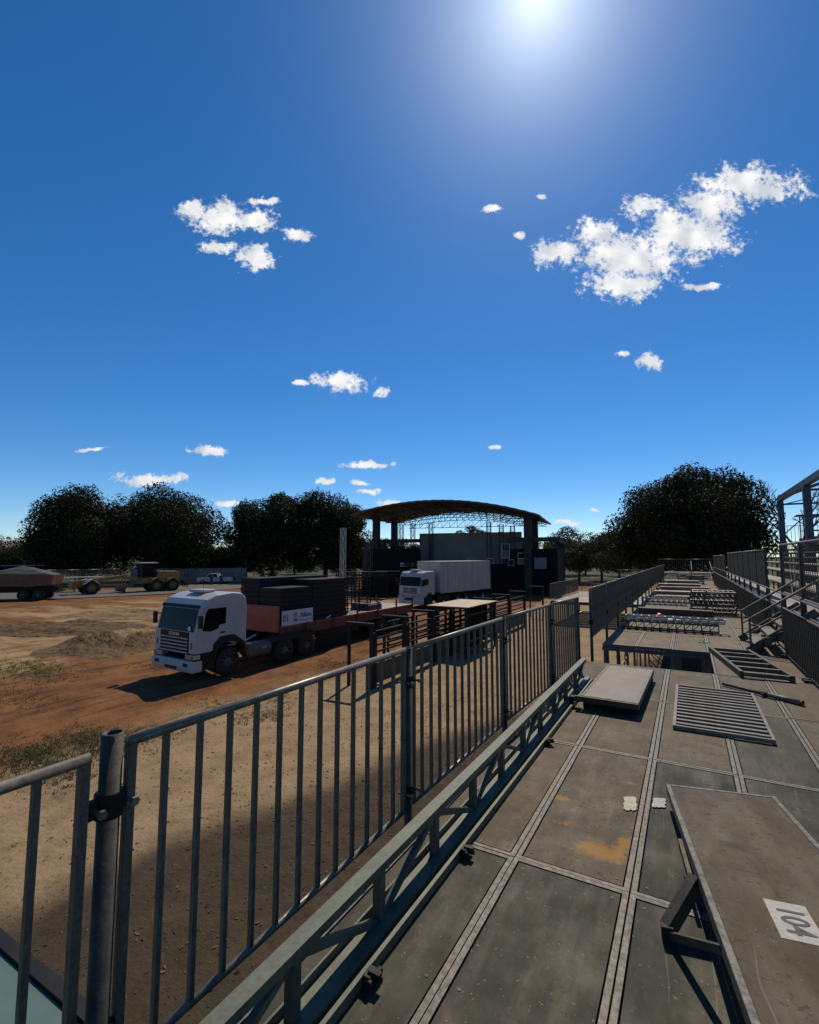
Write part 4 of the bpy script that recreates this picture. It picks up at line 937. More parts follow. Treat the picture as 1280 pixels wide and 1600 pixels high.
def load():
    bx, by = -16.3, 15.4
    G = 'black panels stacked on the trailer'
    pmh = {}
    def stack(x0, x1, y0, y1, z0, n, h, where):
        for k in range(n):
            t = thing('stage_riser', '%s black stage riser from the bottom of the %s stack on the trailer' % (words[k], where), 'stage riser', (bx+x0+random.uniform(-.02, .02), by+y0+random.uniform(-.03, .03), z0+k*h), 0, G+', '+where)
            w, l = x1-x0, y1-y0; key = (w, l, h)
            if key not in pmh:
                f = MB().box(0, .06, 0, l, .0, h-.02).box(w-.06, w, 0, l, 0, h-.02).box(.061, w-.061, 0, .06, 0, h-.021).box(.061, w-.061, l-.06, l, 0, h-.021)
                pmh[key] = (f.mesh('frame', black_steel), MB().box(.05, w-.05, .05, l-.05, h-.05, h-.012).mesh('board', black_ply))
            link('frame', pmh[key][0], t); link('board', pmh[key][1], t)
    stack(-1.24, -.1, .02, 4.6, 1.466, 10, .2, 'far tall'); stack(-.05, 1.2, .02, 2.05, 1.466, 8, .2, 'nearest'); stack(-.05, 1.2, 2.12, 4.65, 1.466, 9, .21, 'rear')
    t = thing('blue_crate', 'dark blue folded crate on the trailer tail', 'crate', (bx+.5, by+7.4, 1.466)); MB().box(-.6, .6, -.6, .7, 0, .3).build('body', pm('dark_blue_paint', (.02, .035, .07), None, 6, .5), t, bevel=.02); MB().box(-.55, .55, -.55, .65, .301, .36).build('lid', galv_dull, t)
    for i in range(3):
        t = thing('black_gate', ['nearest', 'middle', 'rear'][i]+' black tubular gate standing behind the panel stacks', 'gate', (bx-.9+.35*i, by+5.3+i*1.0, 1.466), R(4), 'black gates on the trailer')
        for zz in np.linspace(.1, 1.6, 6): MB().tube((0, 0, zz), (1.6-.3*i, 0, zz), .03, 6).build('rail', black_steel, t)
        for xx in (0, .8, 1.6-.3*i): MB().tube((xx, 0, 0), (xx, 0, 1.65), .035, 6).build('upright', black_steel, t)
load()

def box_truck():
    t = thing('box_truck', 'white lorry with long white box body near the stage', 'truck', (-20.75, 36.4, 0), R(-10))
    w = 1.22
    MB().prism([(.1, .95), (.02, 1.4), (.05, 1.9), (.2, 2.75), (.34, 3.0), (.6, 3.12), (1.9, 3.16), (2.0, 3.0), (2.0, 1.1), (1.6, 1.1), (1.45, 1.3), (.95, 1.3), (.75, .95)], -w, w).build('cab', white_paint, t, bevel=.06)
    def fr(y0, z0, y1, z1, x0, x1, name, mat, off, th): 
        d = Vector((0, y1-y0, z1-z0)).normalized(); nrm = Vector((0, -d.z, d.y)); A, B = Vector((0, y0, z0)), Vector((0, y1, z1)); vs = []
        for o_ in (off, off+th):
            for pt, xx in ((A, x0), (A, x1), (B, x1), (B, x0)): vs.append(pt+nrm*o_+Vector((xx, 0, 0)))
        return MB().add(vs, [(0, 1, 2, 3), (7, 6, 5, 4), (0, 4, 5, 1), (1, 5, 6, 2), (2, 6, 7, 3), (3, 7, 4, 0)]).build(name, mat, t)
    fr(.055, 1.92, .185, 2.68, -1.12, 1.12, 'windscreen', glass, .003, .02)
    g_ = fr(.022, 1.3, .04, 1.75, -.75, .75, 'grille', plastic, .002, .02)
    for k in range(3): MB().box(-.72, .72, -.035, .0, 1.36+.13*k, 1.41+.13*k).build('grille_slat', alu, t)
    st_ = MB(); 
    for k in range(24): a, c = 2*math.pi*k/24, 2*math.pi*(k+1)/24; st_.bar((.17*math.cos(a), -.055, 1.55+.17*math.sin(a)), (.17*math.cos(c), -.055, 1.55+.17*math.sin(c)), .022)
    for k in range(3): a = R(90+120*k); st_.bar((0, -.055, 1.55), (.16*math.cos(a), -.055, 1.55+.16*math.sin(a)), .03)
    st_.build('emblem', chrome, t)
    bp = MB().box(-1.23, 1.23, -.08, .5, .4, 1.0).build('bumper', white_paint, t, bevel=.08); MB().box(-.5, .5, -.095, -.081, .72, .92).build('air_intake', plastic, bp); MB().box(-.3, .3, -.095, -.081, .5, .6).build('number_plate', sign_white, bp)
    for s in (-1, 1):
        MB().box(min(s*.72, s*1.2), max(s*.72, s*1.2), -.1, .2, .86, 1.12).build('headlight', lamp_glass, t, bevel=.03)
        d = MB().prism([(.18, 1.1), (.18, 1.9), (.3, 2.62), (1.3, 2.62), (1.3, 1.6), (1.0, 1.32), (.75, 1.05)], s*(w+.002), s*(w+.02)).build('door', white_paint, t); MB().prism([(.3, 1.95), (.38, 2.5), (1.05, 2.5), (1.05, 2.0)], s*(w+.021), s*(w+.03)).build('side_window', glass, d)
        MB().box(min(s*1.3, s*1.45), max(s*1.3, s*1.45), -.05, .08, 1.9, 2.5).build('mirror', plastic, t)
        wheel(t, s*1.04, 1.25, .5, .3, side=s)
        for y in (5.6, 7.0, 10.0): wheel(t, s*.98, y, .5, .5, side=s, rimmat=alu)
        MB().box(min(s*.7, s*1.2), max(s*.7, s*1.2), 2.3, 4.2, .55, 1.0).build('side_box', black_steel, t)
    MB().box(-.4, .4, .55, 1.15, 3.14, 3.32).build('roof_unit', white_paint, t, bevel=.04)
    MB().box(-.42, -.3, .3, 11, .7, 1.2).box(.3, .42, .3, 11, .7, 1.2).build('chassis', black_steel, t)
    bx = MB().box(-1.3, 1.3, 2.7, 11.3, 1.25, 3.95).build('box_body', white_box, t, bevel=.02)
    MB().box(-1.32, 1.32, 2.68, 11.32, 3.951, 4.0).build('roof_cap', sheet_white, bx)
    for s in (-1, 1):
        for y in np.arange(3.2, 11.2, .62): MB().box(min(s*1.301, s*1.312), max(s*1.301, s*1.312), y-.02, y+.02, 1.32, 3.9).build('panel_seam', white_box, bx)
        MB().box(min(s*1.301, s*1.33), max(s*1.301, s*1.33), 2.7, 11.3, 1.2, 1.31).build('bottom_rail', alu, bx)
    MB().box(-1.31, 1.31, 11.301, 11.5, 1.0, 3.98).build('rear_frame', black_steel, bx)
box_truck()

# motor grader, local x = forward (towards the left of the picture)
def grader():
    p = onz(268, 923); q_ = onz(142, 929); d = (q_-p).normalized(); L0 = 11.6
    t = thing('motor_grader', 'yellow motor grader with six wheels parked by the road', 'grader', (p.x, p.y, 0.02), math.atan2(d.y, d.x)); 
    s = 1.22
    def W(x, y, r=.66, w=.42): 
        o = wheel(t, 0, 0, r*s, w*s, side=1 if y > 0 else -1, rimmat=yellow); o.location = (x*s, y*s, r*s); o.rotation_euler = (0, 0, R(90)); return o
    for y in (-.95, .95):
        for x in (.3, 1.85, 7.6): W(x, -y)
        for x in (.3, 1.85): MB().prism([((x-.7)*s, 1.0*s), ((x-.5)*s, 1.36*s), ((x)*s, 1.47*s), ((x+.5)*s, 1.36*s), ((x+.7)*s, 1.0*s), ((x+.62)*s, 1.0*s), (x*s, 1.40*s), ((x-.62)*s, 1.0*s)], (y-.25)*s, (y+.25)*s, 'y').build('mudguard', yellow, t)
        MB().prism([((7.6-.7)*s, 1.0*s), (7.2*s, 1.36*s), (7.6*s, 1.47*s), (8.0*s, 1.36*s), (8.3*s, 1.0*s), (8.2*s, 1.0*s), (7.6*s, 1.4*s), (7.0*s, 1.0*s)], (y-.22)*s, (y+.22)*s, 'y').build('mudguard', sheet_white, t)
    MB().prism([(-.5*s, 1.05*s), (-.55*s, 1.9*s), (-.3*s, 2.08*s), (1.6*s, 2.12*s), (1.75*s, 1.2*s), (1.75*s, 1.0*s)], -.62*s, .62*s, 'y').build('engine_hood', yellow, t, bevel=.06)
    for k in range(4): MB().box((.0+.25*k)*s, (.18+.25*k)*s, -.635*s, -.621*s, 1.4*s, 1.85*s).build('vent', plastic, t)
    MB().tube((.9*s, 0, 2.1*s), (.9*s, 0, 2.7*s), .07, 8).build('exhaust', black_steel, t)
    MB().box(1.8*s, 3.2*s, -.68*s, .68*s, .9*s, 1.45*s).build('cab_base', yellow, t)
    cb = MB()
    for x in (1.9, 2.55, 3.15):
        for y in (-.66, .66): cb.bar((x*s, y*s, 1.45*s), (x*s, y*s, 2.9*s), .09*s)
    cb.build('cab_frame', black_steel, t)
    MB().box(1.98*s, 3.08*s, -.62*s, .62*s, 1.5*s, 2.86*s).build('cab_glass', glass, t)
    MB().box(1.72*s, 3.32*s, -.76*s, .76*s, 2.9*s, 3.02*s).build('cab_roof', sheet_white, t, bevel=.03)
    MB().prism([(3.2*s, 1.1*s), (3.2*s, 1.5*s), (5.0*s, 1.75*s), (8.4*s, 1.35*s), (8.8*s, 1.3*s), (8.8*s, .7*s), (8.3*s, .75*s), (7.6*s, 1.05*s), (5.0*s, 1.45*s)], -.17*s, .17*s, 'y').build('main_frame', yellow, t, bevel=.03)
    MB().box(8.8*s, 9.1*s, -.8*s, .8*s, .55*s, 1.35*s).build('front_block', yellow, t, bevel=.04)
    MB().bar((7.6*s, -.9*s, .66*s), (7.6*s, .9*s, .66*s), .2*s).build('front_axle', yellow, t)
    bl = MB(); pts = [(-.25, .62), (-.08, .45), (.0, .25), (-.05, .05), (-.12, 0), (-.09, .0), (.04, .25), (-.04, .47), (-.2, .64)]
    bl.prism([((4.9+x)*s, .12+z*s) for x, z in pts], -1.7*s, 1.7*s, 'y'); bl.build('blade', galv_dull, t)
    MB().lathe([(.72*s, .72*s), (.86*s, .72*s), (.86*s, .55*s), (.72*s, .55*s), (.72*s, .72*s)], (4.6*s, 0, 0), 'z', 20).build('circle', yellow, t)
    MB().bar((7.9*s, 0, .85*s), (5.2*s, -.5*s, .8*s), .14*s).bar((7.9*s, 0, .85*s), (5.2*s, .5*s, .8*s), .14*s).bar((5.2*s, -.6*s, .8*s), (3.9*s, -.6*s, .75*s), .12*s).bar((5.2*s, .6*s, .8*s), (3.9*s, .6*s, .75*s), .12*s).build('drawbar', yellow, t)
    for y in (-.55, .55): MB().tube((4.6*s, y*s, .8*s), (4.7*s, y*s*.9, 2.2*s), .07*s, 8).build('lift_cylinder', orange_lens if y < 0 else yellow, t)
    MB().bar((4.65*s, -.6*s, 1.75*s), (4.65*s, .6*s, 1.75*s), .16*s).build('lift_yoke', yellow, t)
    MB().bar((-.55*s, 0, 1.0*s), (-1.2*s, 0, .9*s), .25*s).build('ripper_frame', black_steel, t)
    for y in (-.6, 0, .6): MB().bar((-1.2*s, y*s, 1.05*s), (-1.4*s, y*s, .3*s), .08*s).build('ripper_tooth', black_steel, t)
    MB().bar((-1.2*s, -.8*s, .95*s), (-1.2*s, .8*s, .95*s), .12*s).build('ripper_beam', black_steel, t)
grader()

def dump_truck():
    p = onz(52, 937); d = (onz(0, 938)-p).normalized()
    t = thing('dump_truck', 'orange dump lorry heaped with grey gravel at left edge', 'truck', (p.x, p.y, .02), math.atan2(d.y, d.x))
    MB().prism([(-2.0, 1.55), (-2.2, 2.55), (4.4, 2.75), (4.4, 1.45), (0, 1.35)], -1.25, 1.25, 'y').build('tipper_body', dump_orange, t)
    for x in np.arange(-1.6, 4.3, 1.1): MB().box(x-.06, x+.06, -1.33, -1.251, 1.4, 2.6).build('body_rib', dump_orange, t)
    MB().box(-2.25, 4.45, -1.3, -1.2, 2.55, 2.68).build('top_rail', dump_orange, t)
    MB().box(4.41, 4.6, -1.25, 1.25, 1.4, 3.5).build('headboard', sheet_white, t)
    MB().box(-2.4, 6.6, -.5, .5, .75, 1.34).build('chassis', black_steel, t)
    for s in (-1, 1):
        for x in (-.9, .45, 6.0):
            o = wheel(t, 0, 0, .53, .5 if x < 2 else .32, side=1 if s < 0 else -1); o.location = (x, s*1.0, .53); o.rotation_euler = (0, 0, R(-90))
    MB().prism([(4.9, .9), (4.9, 3.0), (5.2, 3.15), (6.6, 3.1), (7.0, 2.2), (7.05, .9)], -1.2, 1.2, 'y').build('cab', sheet_white, t, bevel=.06)
    MB().box(5.6, 6.5, -1.215, -1.201, 2.0, 2.8).build('side_window', glass, t)
    MB().bar((-2.4, -1, .85), (-2.4, 1, .85), .14).build('rear_bar', black_steel, t)
    k = 22; vs = []
    for j in range(k):
        for i in range(k):
            u, v = i/(k-1)*2-1, j/(k-1)*2-1; vs.append((1.1+u*3.15, v*1.18, 2.45+1.0*max(0, 1-max(abs(u), abs(v)*.9))**.8+.05*fb(u*9, v*9)))
    gl = MB().add(vs, [(j*k+i, j*k+i+1, (j+1)*k+i+1, (j+1)*k+i) for j in range(k-1) for i in range(k-1)]).build('gravel_load', gravel_m, None, True)
    gl.location = t.location; gl.rotation_euler = t.rotation_euler; tag(gl, 'heap of grey gravel in the dump lorry', 'gravel', None)
    gl.name = 'gravel_heap'
dump_truck()

def pickup():
    p = onz(318, 913); d = (onz(366, 913)-p); d = d/d.length
    t = thing('pickup_truck', 'white pickup parked by the concrete wall with people', 'pickup', (p.x, p.y, 0.02), math.atan2(d.y, d.x))
    MB().prism([(-.75, .45), (-.78, .9), (-.5, 1.05), (.55, 1.12), (4.35, 1.12), (4.4, .5), (3.9, .45)], -.9, .9, 'y').build('body', white_paint, t, bevel=.05)
    c = MB().prism([(.55, 1.11), (1.15, 1.72), (2.35, 1.74), (2.65, 1.12)], -.82, .82, 'y').build('cabin', white_paint, t, bevel=.04)
    for y in (-.835, .825): MB().prism([(.85, 1.18), (1.25, 1.62), (2.3, 1.64), (2.5, 1.18)], y, y+.01, 'y').build('side_window', glass, c)
    for y in (-.8, .8):
        for x in (.15, 3.3):
            o = wheel(t, 0, 0, .38, .24, side=1 if y < 0 else -1); o.location = (x, y, .38); o.rotation_euler = (0, 0, R(-90))
    MB().box(-.83, -.75, -.85, .85, .45, .7).build('bumper', plastic, t)
    MB().box(-.79, -.6, -.85, -.55, .78, .95).build('headlight', lamp_glass, t); MB().box(-.79, -.6, .55, .85, .78, .95).build('headlight', lamp_glass, t)
    MB().box(2.8, 4.2, -.7, .7, 1.121, 1.14).build('bed_cover', plastic, t)
pickup()

def person(label, px, py, m, off, pose=0, shirt=cloth_navy):
    o3 = dist(px, 900, m); H = 1.75
    V = [(0, 0, .95), (0, 0, 1.15), (0, 0, 1.4), (0, -.01, 1.52), (0, -.03, 1.64), (0, -.02, 1.73),
         (.19, 0, 1.42), (.27, -.02-.1*pose, 1.15), (.25, -.12-.15*pose, .9), (.24, -.18-.15*pose, .82),
         (-.19, 0, 1.42), (-.27, -.04, 1.15), (-.27, -.1, .9), (-.26, -.13, .8),
         (.1, 0, .9), (.13, -.03, .5), (.14, 0, .07), (.15, -.14, .04), (-.1, 0, .9), (-.14, -.02, .5), (-.16, .02, .07), (-.17, -.12, .04)]
    E_ = [(0, 1), (1, 2), (2, 3), (3, 4), (4, 5), (2, 6), (6, 7), (7, 8), (8, 9), (2, 10), (10, 11), (11, 12), (12, 13), (0, 14), (14, 15), (15, 16), (16, 17), (0, 18), (18, 19), (19, 20), (20, 21)]
    rad = [.16, .145, .17, .06, .1, .07, .075, .05, .038, .035, .075, .05, .038, .035, .1, .065, .045, .04, .1, .065, .045, .04]
    me = bpy.data.meshes.new('person'); me.from_pydata(V, E_, []); ob = bpy.data.objects.new('person', me); COL.objects.link(ob)
    ob.modifiers.new('skin', 'SKIN'); ob.modifiers.new('sub', 'SUBSURF').levels = 1
    for i, sv in enumerate(me.skin_vertices[0].data): sv.radius = (rad[i], rad[i]*(.8 if i in (0, 1, 2) else 1)); sv.use_root = i == 0
    dg = bpy.context.evaluated_depsgraph_get(); m2 = bpy.data.meshes.new_from_object(ob.evaluated_get(dg)); ob.modifiers.clear(); ob.data = m2
    for mm in (skin, shirt, cloth_dark): m2.materials.append(mm)
    for p in m2.polygons:
        z = p.center.z; x = abs(p.center.x); p.material_index = 0 if z > 1.5 or (x > .2 and z < 1.02 and z > .7) else (1 if z > .93 else 2); p.use_smooth = True
    ob.location = (o3.x, o3.y, .04); ob.rotation_euler = (0, 0, off); tag(ob, label, 'person', 'people by the pickup')
    hp = MB().lathe([(1.66, .105), (1.72, .1), (1.77, .06), (1.785, .001)], (0, -.02, 0), 'z', 10).build('hair', cloth_dark, ob, True)
person('person in dark clothes standing in front of the pickup door', 331, 0, 79.0, R(20), 1); person('person in navy shirt standing by the pickup bed', 346, 0, 79.4, R(60)); person('person in dark clothes standing behind the pickup tail', 367, 0, 80.5, R(-30), 1)

# concrete wall behind the machines
A, B = dist(205, 900, 90), dist(400, 900, 90)
d = (B-A); Lw = d.xy.length; wl = thing('concrete_wall', 'long pale precast concrete wall behind the pickup', 'wall', (A.x, A.y, 0), math.atan2(d.y, d.x))
n = int(Lw/2.2)
for i in range(n):
    MB().box(i*2.2+.07, (i+1)*2.2-.07, -.03, .03, 0, 2.45).build('wall_panel', concrete, wl); MB().box(i*2.2-.065, i*2.2+.065, -.08, .08, 0, 2.55).build('wall_post', concrete, wl)
# far left: stacked barriers, roofing sheets and railing
A, B = dist(-30, 900, 80), dist(205, 900, 84); d = (B-A).xy.normalized(); Lw = (B-A).xy.length; n = int(Lw/2.6)
for i in range(n):
    a = A.xy+d*(i*2.6); c = A.xy+d*(i*2.6+2.5)
    if i < n: barrier(('%s tall white barrier from the left edge, behind the machines' % words[min(i, 18)]), a, c, .45, 2.6, mat=galv, n=16, detail=False, group='white barriers behind the machines', rw=.05, bw=.045, endw=.08)
    t = [o for o in COL.objects if o.get('label', '').startswith('%s tall white barrier' % words[min(i, 18)])][-1]
    for xx in (.05, 2.45): MB().box(xx-.04, xx+.04, -.3, .3, -.47, -.40).bar((xx, 0, -.42), (xx, 0, 0), .06).build('foot', galv_dark, t)
for i, (px0, px1, m, z) in enumerate([(72, 160, 74, 1.9), (-10, 70, 90, 3.2)]):
    A, B = dist(px0, 900, m), dist(px1, 900, m); d = B-A; t = thing('sheet_rack', ['rack of corrugated white sheets behind the dump lorry', 'long white awning sheet at the far left edge'][i], 'rack', (A.x, A.y, 0), math.atan2(d.y, d.x)); Lw = d.xy.length
    q = MB(); nn = int(Lw/.22)
    for k in range(nn): q.box(k*Lw/nn, (k+.55)*Lw/nn, -.9, .9, z-.05+.06*(k % 2), z); q.box((k+.55)*Lw/nn+.001, (k+1)*Lw/nn-.001, -.9, .9, z-.1, z-.06)
    q.build('corrugated_sheet', sheet_white, t)
    for xx in (.2, Lw/2, Lw-.2):
        for yy in (-.8, .8): MB().tube((xx, yy, 0), (xx, yy, z-.06), .06, 6).build('leg', black_steel, t)

# ------------------------------------------------------------------ black steel chute pens
PX0, PX1 = -10.3, -9.38
pen_y = [13.85, 16.1, 18.4, 20.2, 22.3, 25.4, 28.4, 31.6]
def portal(label, y, h=2.12, double=False):
    t = thing('chute_portal', label, 'portal', (0, y, 0), 0, 'black portals of the cattle chute')
    for x in (PX0, PX1):
        MB().box(x-.045, x+.045, -.045, .045, 0, h-.06).build('upright', black_steel, t)
        if double or x == PX1: MB().box(x-.04, x+.04, .12, .2, 0, h-.3).build('gate_upright', black_steel, t)
    MB().box(PX0-.1, PX1+.1, -.06, .06, h-.06, h+.04).build('lintel', black_steel, t)
    return t
for i, y in enumerate(pen_y): portal('%s black steel portal of the cattle chute from the camera' % words[i], y, 2.12)
def side_panel(label, x, y0, y1, solid=True, zs=(.95, 1.17, 1.39, 1.61, 1.85)):
    t = thing('chute_hurdle', label, 'hurdle', (x, y0+.05, 0), 0, 'hurdles of the cattle chute'); Lg = y1-y0-.1
    for z in zs: MB().box(-.025, .025, 0, Lg, z-.03, z+.03).build('rail', black_steel, t)
    for yy in (.03, Lg-.03): MB().box(-.035, .035, yy-.03, yy+.03, 0, zs[-1]+.02).build('upright', black_steel, t)
    if solid: MB().box(-.015, .015, .06, Lg-.06, .12, .78).build('kick_sheet', galv_dark, t)
    return t
k = 0
for i in range(len(pen_y)-1):
    side_panel('%s chute hurdle counted from the camera, nearer side' % words[i], PX1+.0, pen_y[i]+.2, pen_y[i+1]-.05)
    if i > 0: side_panel('%s chute hurdle counted from the camera, lorry side' % words[i], PX0, pen_y[i]+.2, pen_y[i+1]-.05, solid=i > 2)
t = thing('chute_box', 'black boxed cattle crate under the pale board roof', 'crate', (-9.45, 20.0, 0))
for x in (-.95, .9):
    for z in ((.3, .62, 1.75) if x > 0 else (.3, .55, .8, 1.05, 1.3, 1.55, 1.8)): MB().box(x-.02, x+.02, .0, 3.6, z, z+.1).build('slat', black_steel, t)
    for yy in (0, 1.8, 3.6): MB().box(x-.05, x+.05, yy-.05, yy+.05, 0, 2.15).build('corner_post', black_steel, t)
for x0, yy in ((-.9, 0), (.02, 3.6), (.35, 1.8)): MB().box(x0, x0+.5, yy-.02, yy+.02, .2, 2.0).build('end_gate', black_steel, t)
rb = thing('board_roof', 'pale plywood boards laid as a roof over the chute', 'board', (-9.45, 20.0, 2.15))
for j in range(2): MB().box(-1.05, 1.0, .02+1.9*j, 1.9+1.9*j, 0.002, .035).build('board', wood_pale, rb)
for yy in (0.0, 1.9, 3.75): MB().box(-1.0, .95, yy, yy+.06, -.05, 0).build('batten', black_steel, rb)
t = thing('wire_cage', 'small wire gate standing inside the chute past the roof', 'gate', (-9.9, 24.6, 0), R(5))
for z in np.arange(.25, 1.7, .2): MB().tube((0, 0, z), (.5, 0, z), .014, 5).build('wire', galv_dark, t)
for x in (0, .25, .5): MB().tube((x, 0, 0), (x, 0, 1.75), .02, 5).build('upright', galv_dark, t)
portal('black steel portal standing across the yard beyond the roofed crate', 36.2, 2.2)
# dark pens between lorry and stage
for i, (px, py, w_) in enumerate([(585, 935, 1.6), (607, 932, 1.4), (553, 935, 1.5), (540, 925, 1.2)]):
    c = onz(px, py); t = thing('stock_pen', ['black barred pen beside the second lorry cab', 'black barred pen touching the second lorry cab', 'open barred pen behind the trailer tail', 'narrow barred pen by the pale lattice mast'][i], 'pen', (c.x, c.y, 0), R(10*i), 'black stock pens near the stage')
    for zz in np.arange(.3, 2.5, .3):
        MB().box(-w_, w_, -.03, .03, zz-.05, zz+.05).build('rail', black_steel, t); MB().box(-w_, w_, 1.97, 2.03, zz-.05, zz+.05).build('rail', black_steel, t)
    for x in (-w_, 0, w_):
        for yy in (0, 2): MB().box(x-.05, x+.05, yy-.05, yy+.05, 0, 2.75).build('post', black_steel, t)
    MB().box(-w_-.1, w_+.1, -.15, .05, 2.76, 2.84).build('cap_rail', galv_dull, t)
    if i < 2: MB().box(-w_, w_, -.032, -.031+.02, .1, 2.2).build('sheet', stage_black, t)

# utility poles
for i, (px, m, h) in enumerate([(385, 93, 12.4)]):
    c = dist(px, 900, m); t = thing('utility_pole', 'concrete utility pole in front of the middle trees', 'pole', (c.x, c.y, 0)); MB().tube((0, 0, 0), (0, 0, h), .17, 8, .1).build('shaft', pm('old_concrete', (.12, .115, .11), None, 3, .9), t, True)
    MB().box(-1.0, 1.0, -.06, .06, h-.7, h-.55).build('crossarm', bark, t)
    for x in (-.9, -.3, .3, .9): MB().tube((x, 0, h-.55), (x, 0, h-.4), .05, 6).build('insulator', sheet_white, t)

# ------------------------------------------------------------------ trees
def crown_mesh(name, W_, D_, H_, z0, nl, nleaf, size, mat, mat2=None, seed=0, lobe=(.17, .30), flat=1., gaps=.0, dome=True):
    r = np.random.default_rng(seed)
    # lobes over a domed envelope
    L_ = []
    for i in range(nl):
        u = r.uniform(-.85, 1) if dome else r.uniform(-1, 1); t = r.uniform(0, 2*np.pi); s = math.sqrt(max(0, 1-u*u)); k = r.uniform(.6, .9) if i % 4 else r.uniform(.1, .5)
        lr = r.uniform(*lobe)
        L_.append((k*s*math.cos(t)*W_/2, k*s*math.sin(t)*D_/2, z0+H_*.45+k*u*H_*.52*(1 if u > 0 else .8), lr*W_/2))
    L_ = np.array(L_); per = np.maximum(30, (nleaf*(L_[:, 3]**2)/np.sum(L_[:, 3]**2)).astype(int))
    P, Nn = [], []
    for (x, y, z, lr), n in zip(L_, per):
        v = r.normal(size=(n, 3)); v /= np.linalg.norm(v, axis=1)[:, None]
        rad = lr*(1-.45*r.random(n)**2.2)*(1+.12*np.sin(v[:, 0]*7+x)*np.sin(v[:, 1]*6+y)*1.5)
        P.append(np.stack([x+v[:, 0]*rad, y+v[:, 1]*rad, z+v[:, 2]*rad*flat], 1)); Nn.append(v)
    P = np.concatenate(P); V = np.concatenate(Nn); ok = P[:, 2] > .5
    P, V = P[ok], V[ok]; n = len(P)
    nr = V*.9+r.normal(size=(n, 3))*.5+np.array([0, 0, .25]); nr /= np.linalg.norm(nr, axis=1)[:, None]
    a = np.cross(nr, r.normal(size=(n, 3))); a /= np.linalg.norm(a, axis=1)[:, None]; b = np.cross(nr, a)
    s = size*r.uniform(.55, 1.35, n)[:, None]
    drop = nr*s*.18
    vs = np.stack([P-a*s*.5, P-b*s*.26+drop, P+a*s*.5, P+b*s*.26+drop], 1).reshape(-1, 3)
    me = bpy.data.meshes.new(name); me.vertices.add(4*n); me.vertices.foreach_set('co', vs.ravel().astype(np.float32))
    me.loops.add(6*n); idx = (np.arange(n)[:, None]*4+np.array([0, 1, 2, 0, 2, 3])[None]).ravel(); me.loops.foreach_set('vertex_index', idx.astype(np.int32))
    me.polygons.add(2*n); me.polygons.foreach_set('loop_start', (np.arange(2*n)*3).astype(np.int32)); me.polygons.foreach_set('loop_total', np.full(2*n, 3, np.int32))
    me.materials.append(mat)
    if mat2:
        me.materials.append(mat2); lo = np.repeat(np.sin(P[:, 0]*.9+seed)*np.sin(P[:, 2]*1.1)*np.cos(P[:, 1]*.7)+r.normal(size=n)*.25 > .42, 2); me.polygons.foreach_set('material_index', lo.astype(np.int32))
    me.update(); me.validate(); return me, L_
def tree(name, label, xy, W_, H_, nl, nleaf, size, mat, mat2=None, seed=1, trunk=.45, z0=None, D_=None, group=None, **kw):
    t = thing(name, label, 'tree', (xy[0], xy[1], -.05), 0, group); z0 = H_*.1 if z0 is None else z0
    me, L_ = crown_mesh('crown', W_, D_ or W_*.85, H_-z0, z0, nl, nleaf, size, mat, mat2, seed, **kw); link('crown', me, t)
    q = MB(); rr = random.Random(seed); hz = z0+(H_-z0)*.3
    pts = [(0, 0, 0), (trunk*.2, .1, hz*.5), (-.1, .05, hz)]
    q.tube(pts[0], pts[1], trunk*1.15, 9, trunk*.85); q.tube(pts[1], pts[2], trunk*.85, 9, trunk*.7)
    for l in L_[::max(1, len(L_)//14)]:
        m = Vector((l[0]*.45, l[1]*.45, hz+(l[2]-hz)*.45)); q.tube(pts[2], m, trunk*.45, 6, trunk*.28); q.tube(m, (l[0], l[1], l[2]), trunk*.28, 5, trunk*.08)
    q.build('trunk', bark, t, True); return t
def at(px, m): return dist(px, 900, m).xy
tree('mango_tree', 'leftmost big dark mango tree, left half of the pair', at(128, 96), 19.5, 15.8, 85, 60000, .42, leaf_dark, leaf_rust, 3, z0=.3, D_=15, group='big dark trees')
tree('mango_tree', 'taller right half of the leftmost pair of mango trees', at(248, 98), 24.0, 17.6, 95, 70000, .42, leaf_dark, None, 5, z0=.2, D_=18, group='big dark trees')
tree('mango_tree', 'left one of the two dark mango trees beside the stage', at(425, 97), 19.0, 17.6, 80, 56000, .42, leaf_dark, None, 9, z0=.6, D_=16, group='big dark trees')
tree('mango_tree', 'mango tree closest to the left end of the stage', at(508, 94), 17.6, 17.3, 75, 52000, .42, leaf_dark, leaf_rust, 12, z0=.6, D_=15, group='big dark trees')
tree('mango_tree', 'huge round reddish green tree behind the far deck end', at(1084, 62), 16.2, 14.3, 110, 80000, .34, leaf_dark, leaf_rust, 21, z0=1.0, D_=18, group='big dark trees')
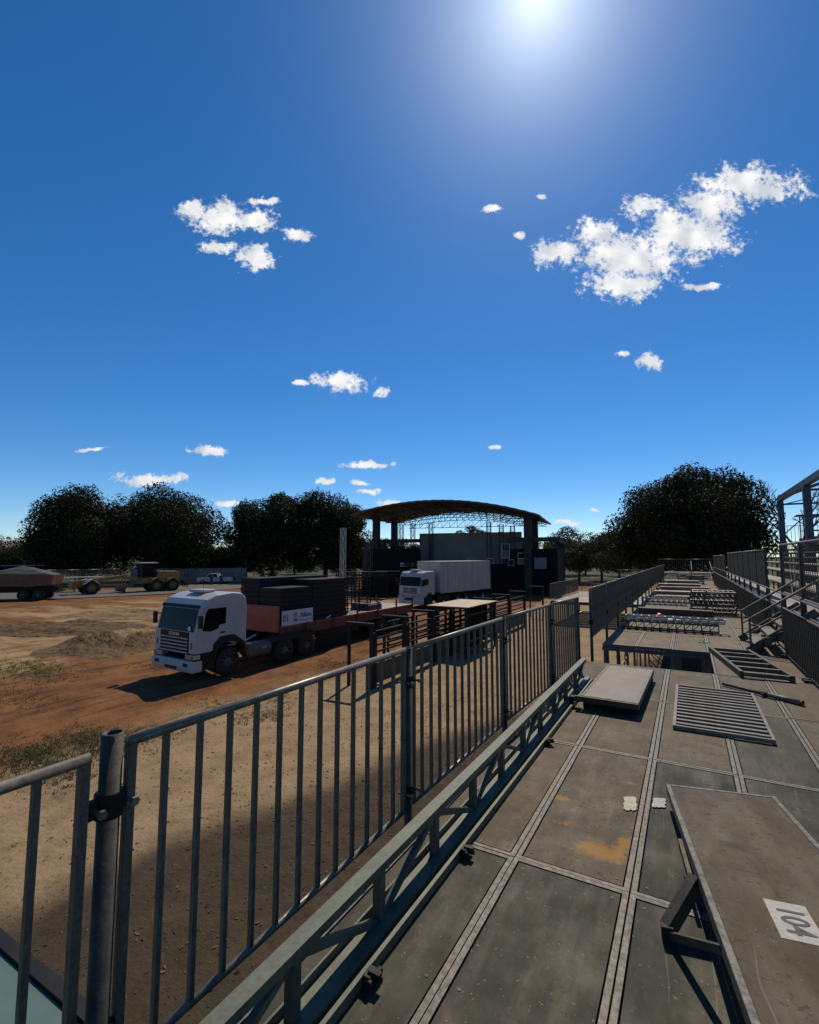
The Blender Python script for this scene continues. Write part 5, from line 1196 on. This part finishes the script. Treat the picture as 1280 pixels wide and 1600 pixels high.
low = [(-25, 135, 14, 7.5, leaf_olive, 'low tree cut off by the left edge'), (18, 128, 15, 8, leaf_dark, 'dark low tree at the far left under the hill'), (62, 132, 14, 7.6, leaf_olive, 'pale low tree at the far left next to the mango pair'),
       (345, 103, 9, 6.8, leaf_green, 'bright low tree in the gap between the mango pairs'), (318, 108, 8, 6, leaf_olive, 'small olive tree just behind the pickup'), (372, 112, 9, 7.5, leaf_olive, 'olive tree behind the utility pole'),
       (575, 100, 9, 8.5, leaf_green, 'bright green tree peeking past the left end of the stage'), (600, 118, 12, 9.5, leaf_olive, 'olive tree seen through the left stage columns'), (640, 125, 12, 10, leaf_olive, 'second olive tree seen through the left stage columns'),
       (828, 112, 12, 10, leaf_olive, 'olive tree seen between the right stage columns'), (740, 110, 10, 13.2, leaf_olive, 'tree top just showing over the pale back wall'),
       (905, 92, 15, 9.8, leaf_olive, 'airy olive tree right of the stage'), (940, 84, 12, 9.0, leaf_olive, 'airy pale tree between the stage and the huge round tree'), (968, 100, 14, 9.5, leaf_green, 'green tree touching the left flank of the huge round tree'), (875, 118, 12, 9.3, leaf_olive, 'farther olive tree above the right stage wing'),
       (1000, 120, 16, 8, leaf_dark, 'dark tree behind the left side of the huge round tree'), (915, 125, 16, 7, leaf_dark, 'dark bushy tree behind the airy olive tree'), (555, 122, 14, 8, leaf_dark, 'dark bushy tree behind the pale lattice mast'), (300, 125, 16, 7, leaf_dark, 'dark bush line tree behind the pickup'), (460, 125, 14, 7, leaf_dark, 'dark tree filling the gap in the middle mango pair')]
for i, (px, m, w, h, mt, l) in enumerate(low): tree('broadleaf_tree', l, at(px, m), w, h, 24, 12000, .34, mt, leaf_green if mt is leaf_olive and i % 2 else None, 40+i, trunk=.22, z0=.3 if px < 400 or mt is leaf_dark else 1.6, group='smaller trees behind the yard', lobe=(.2, .34), flat=.7)
def bare_tree(label, xy, H, seed):
    rr = random.Random(seed); t = thing('bare_tree', label, 'tree', (xy[0], xy[1], 0)); q = MB()
    def grow(p, d, l, r, n):
        e = p+d*l; q.tube(p, e, r, 5, r*.7)
        if n == 0: return
        for _ in range(3 if n > 1 else 4):
            nd = (d+Vector((rr.gauss(0, .45), rr.gauss(0, .45), rr.gauss(.08, .3)))).normalized(); grow(e, nd, l*rr.uniform(.6, .85), r*.62, n-1)
    grow(Vector((0, 0, 0)), Vector((0, 0, 1)), H*.42, .24, 5); q.build('branches', bark, t)
bare_tree('leafless tree behind the open steel roof frame', at(1262, 66), 9.5, 4)
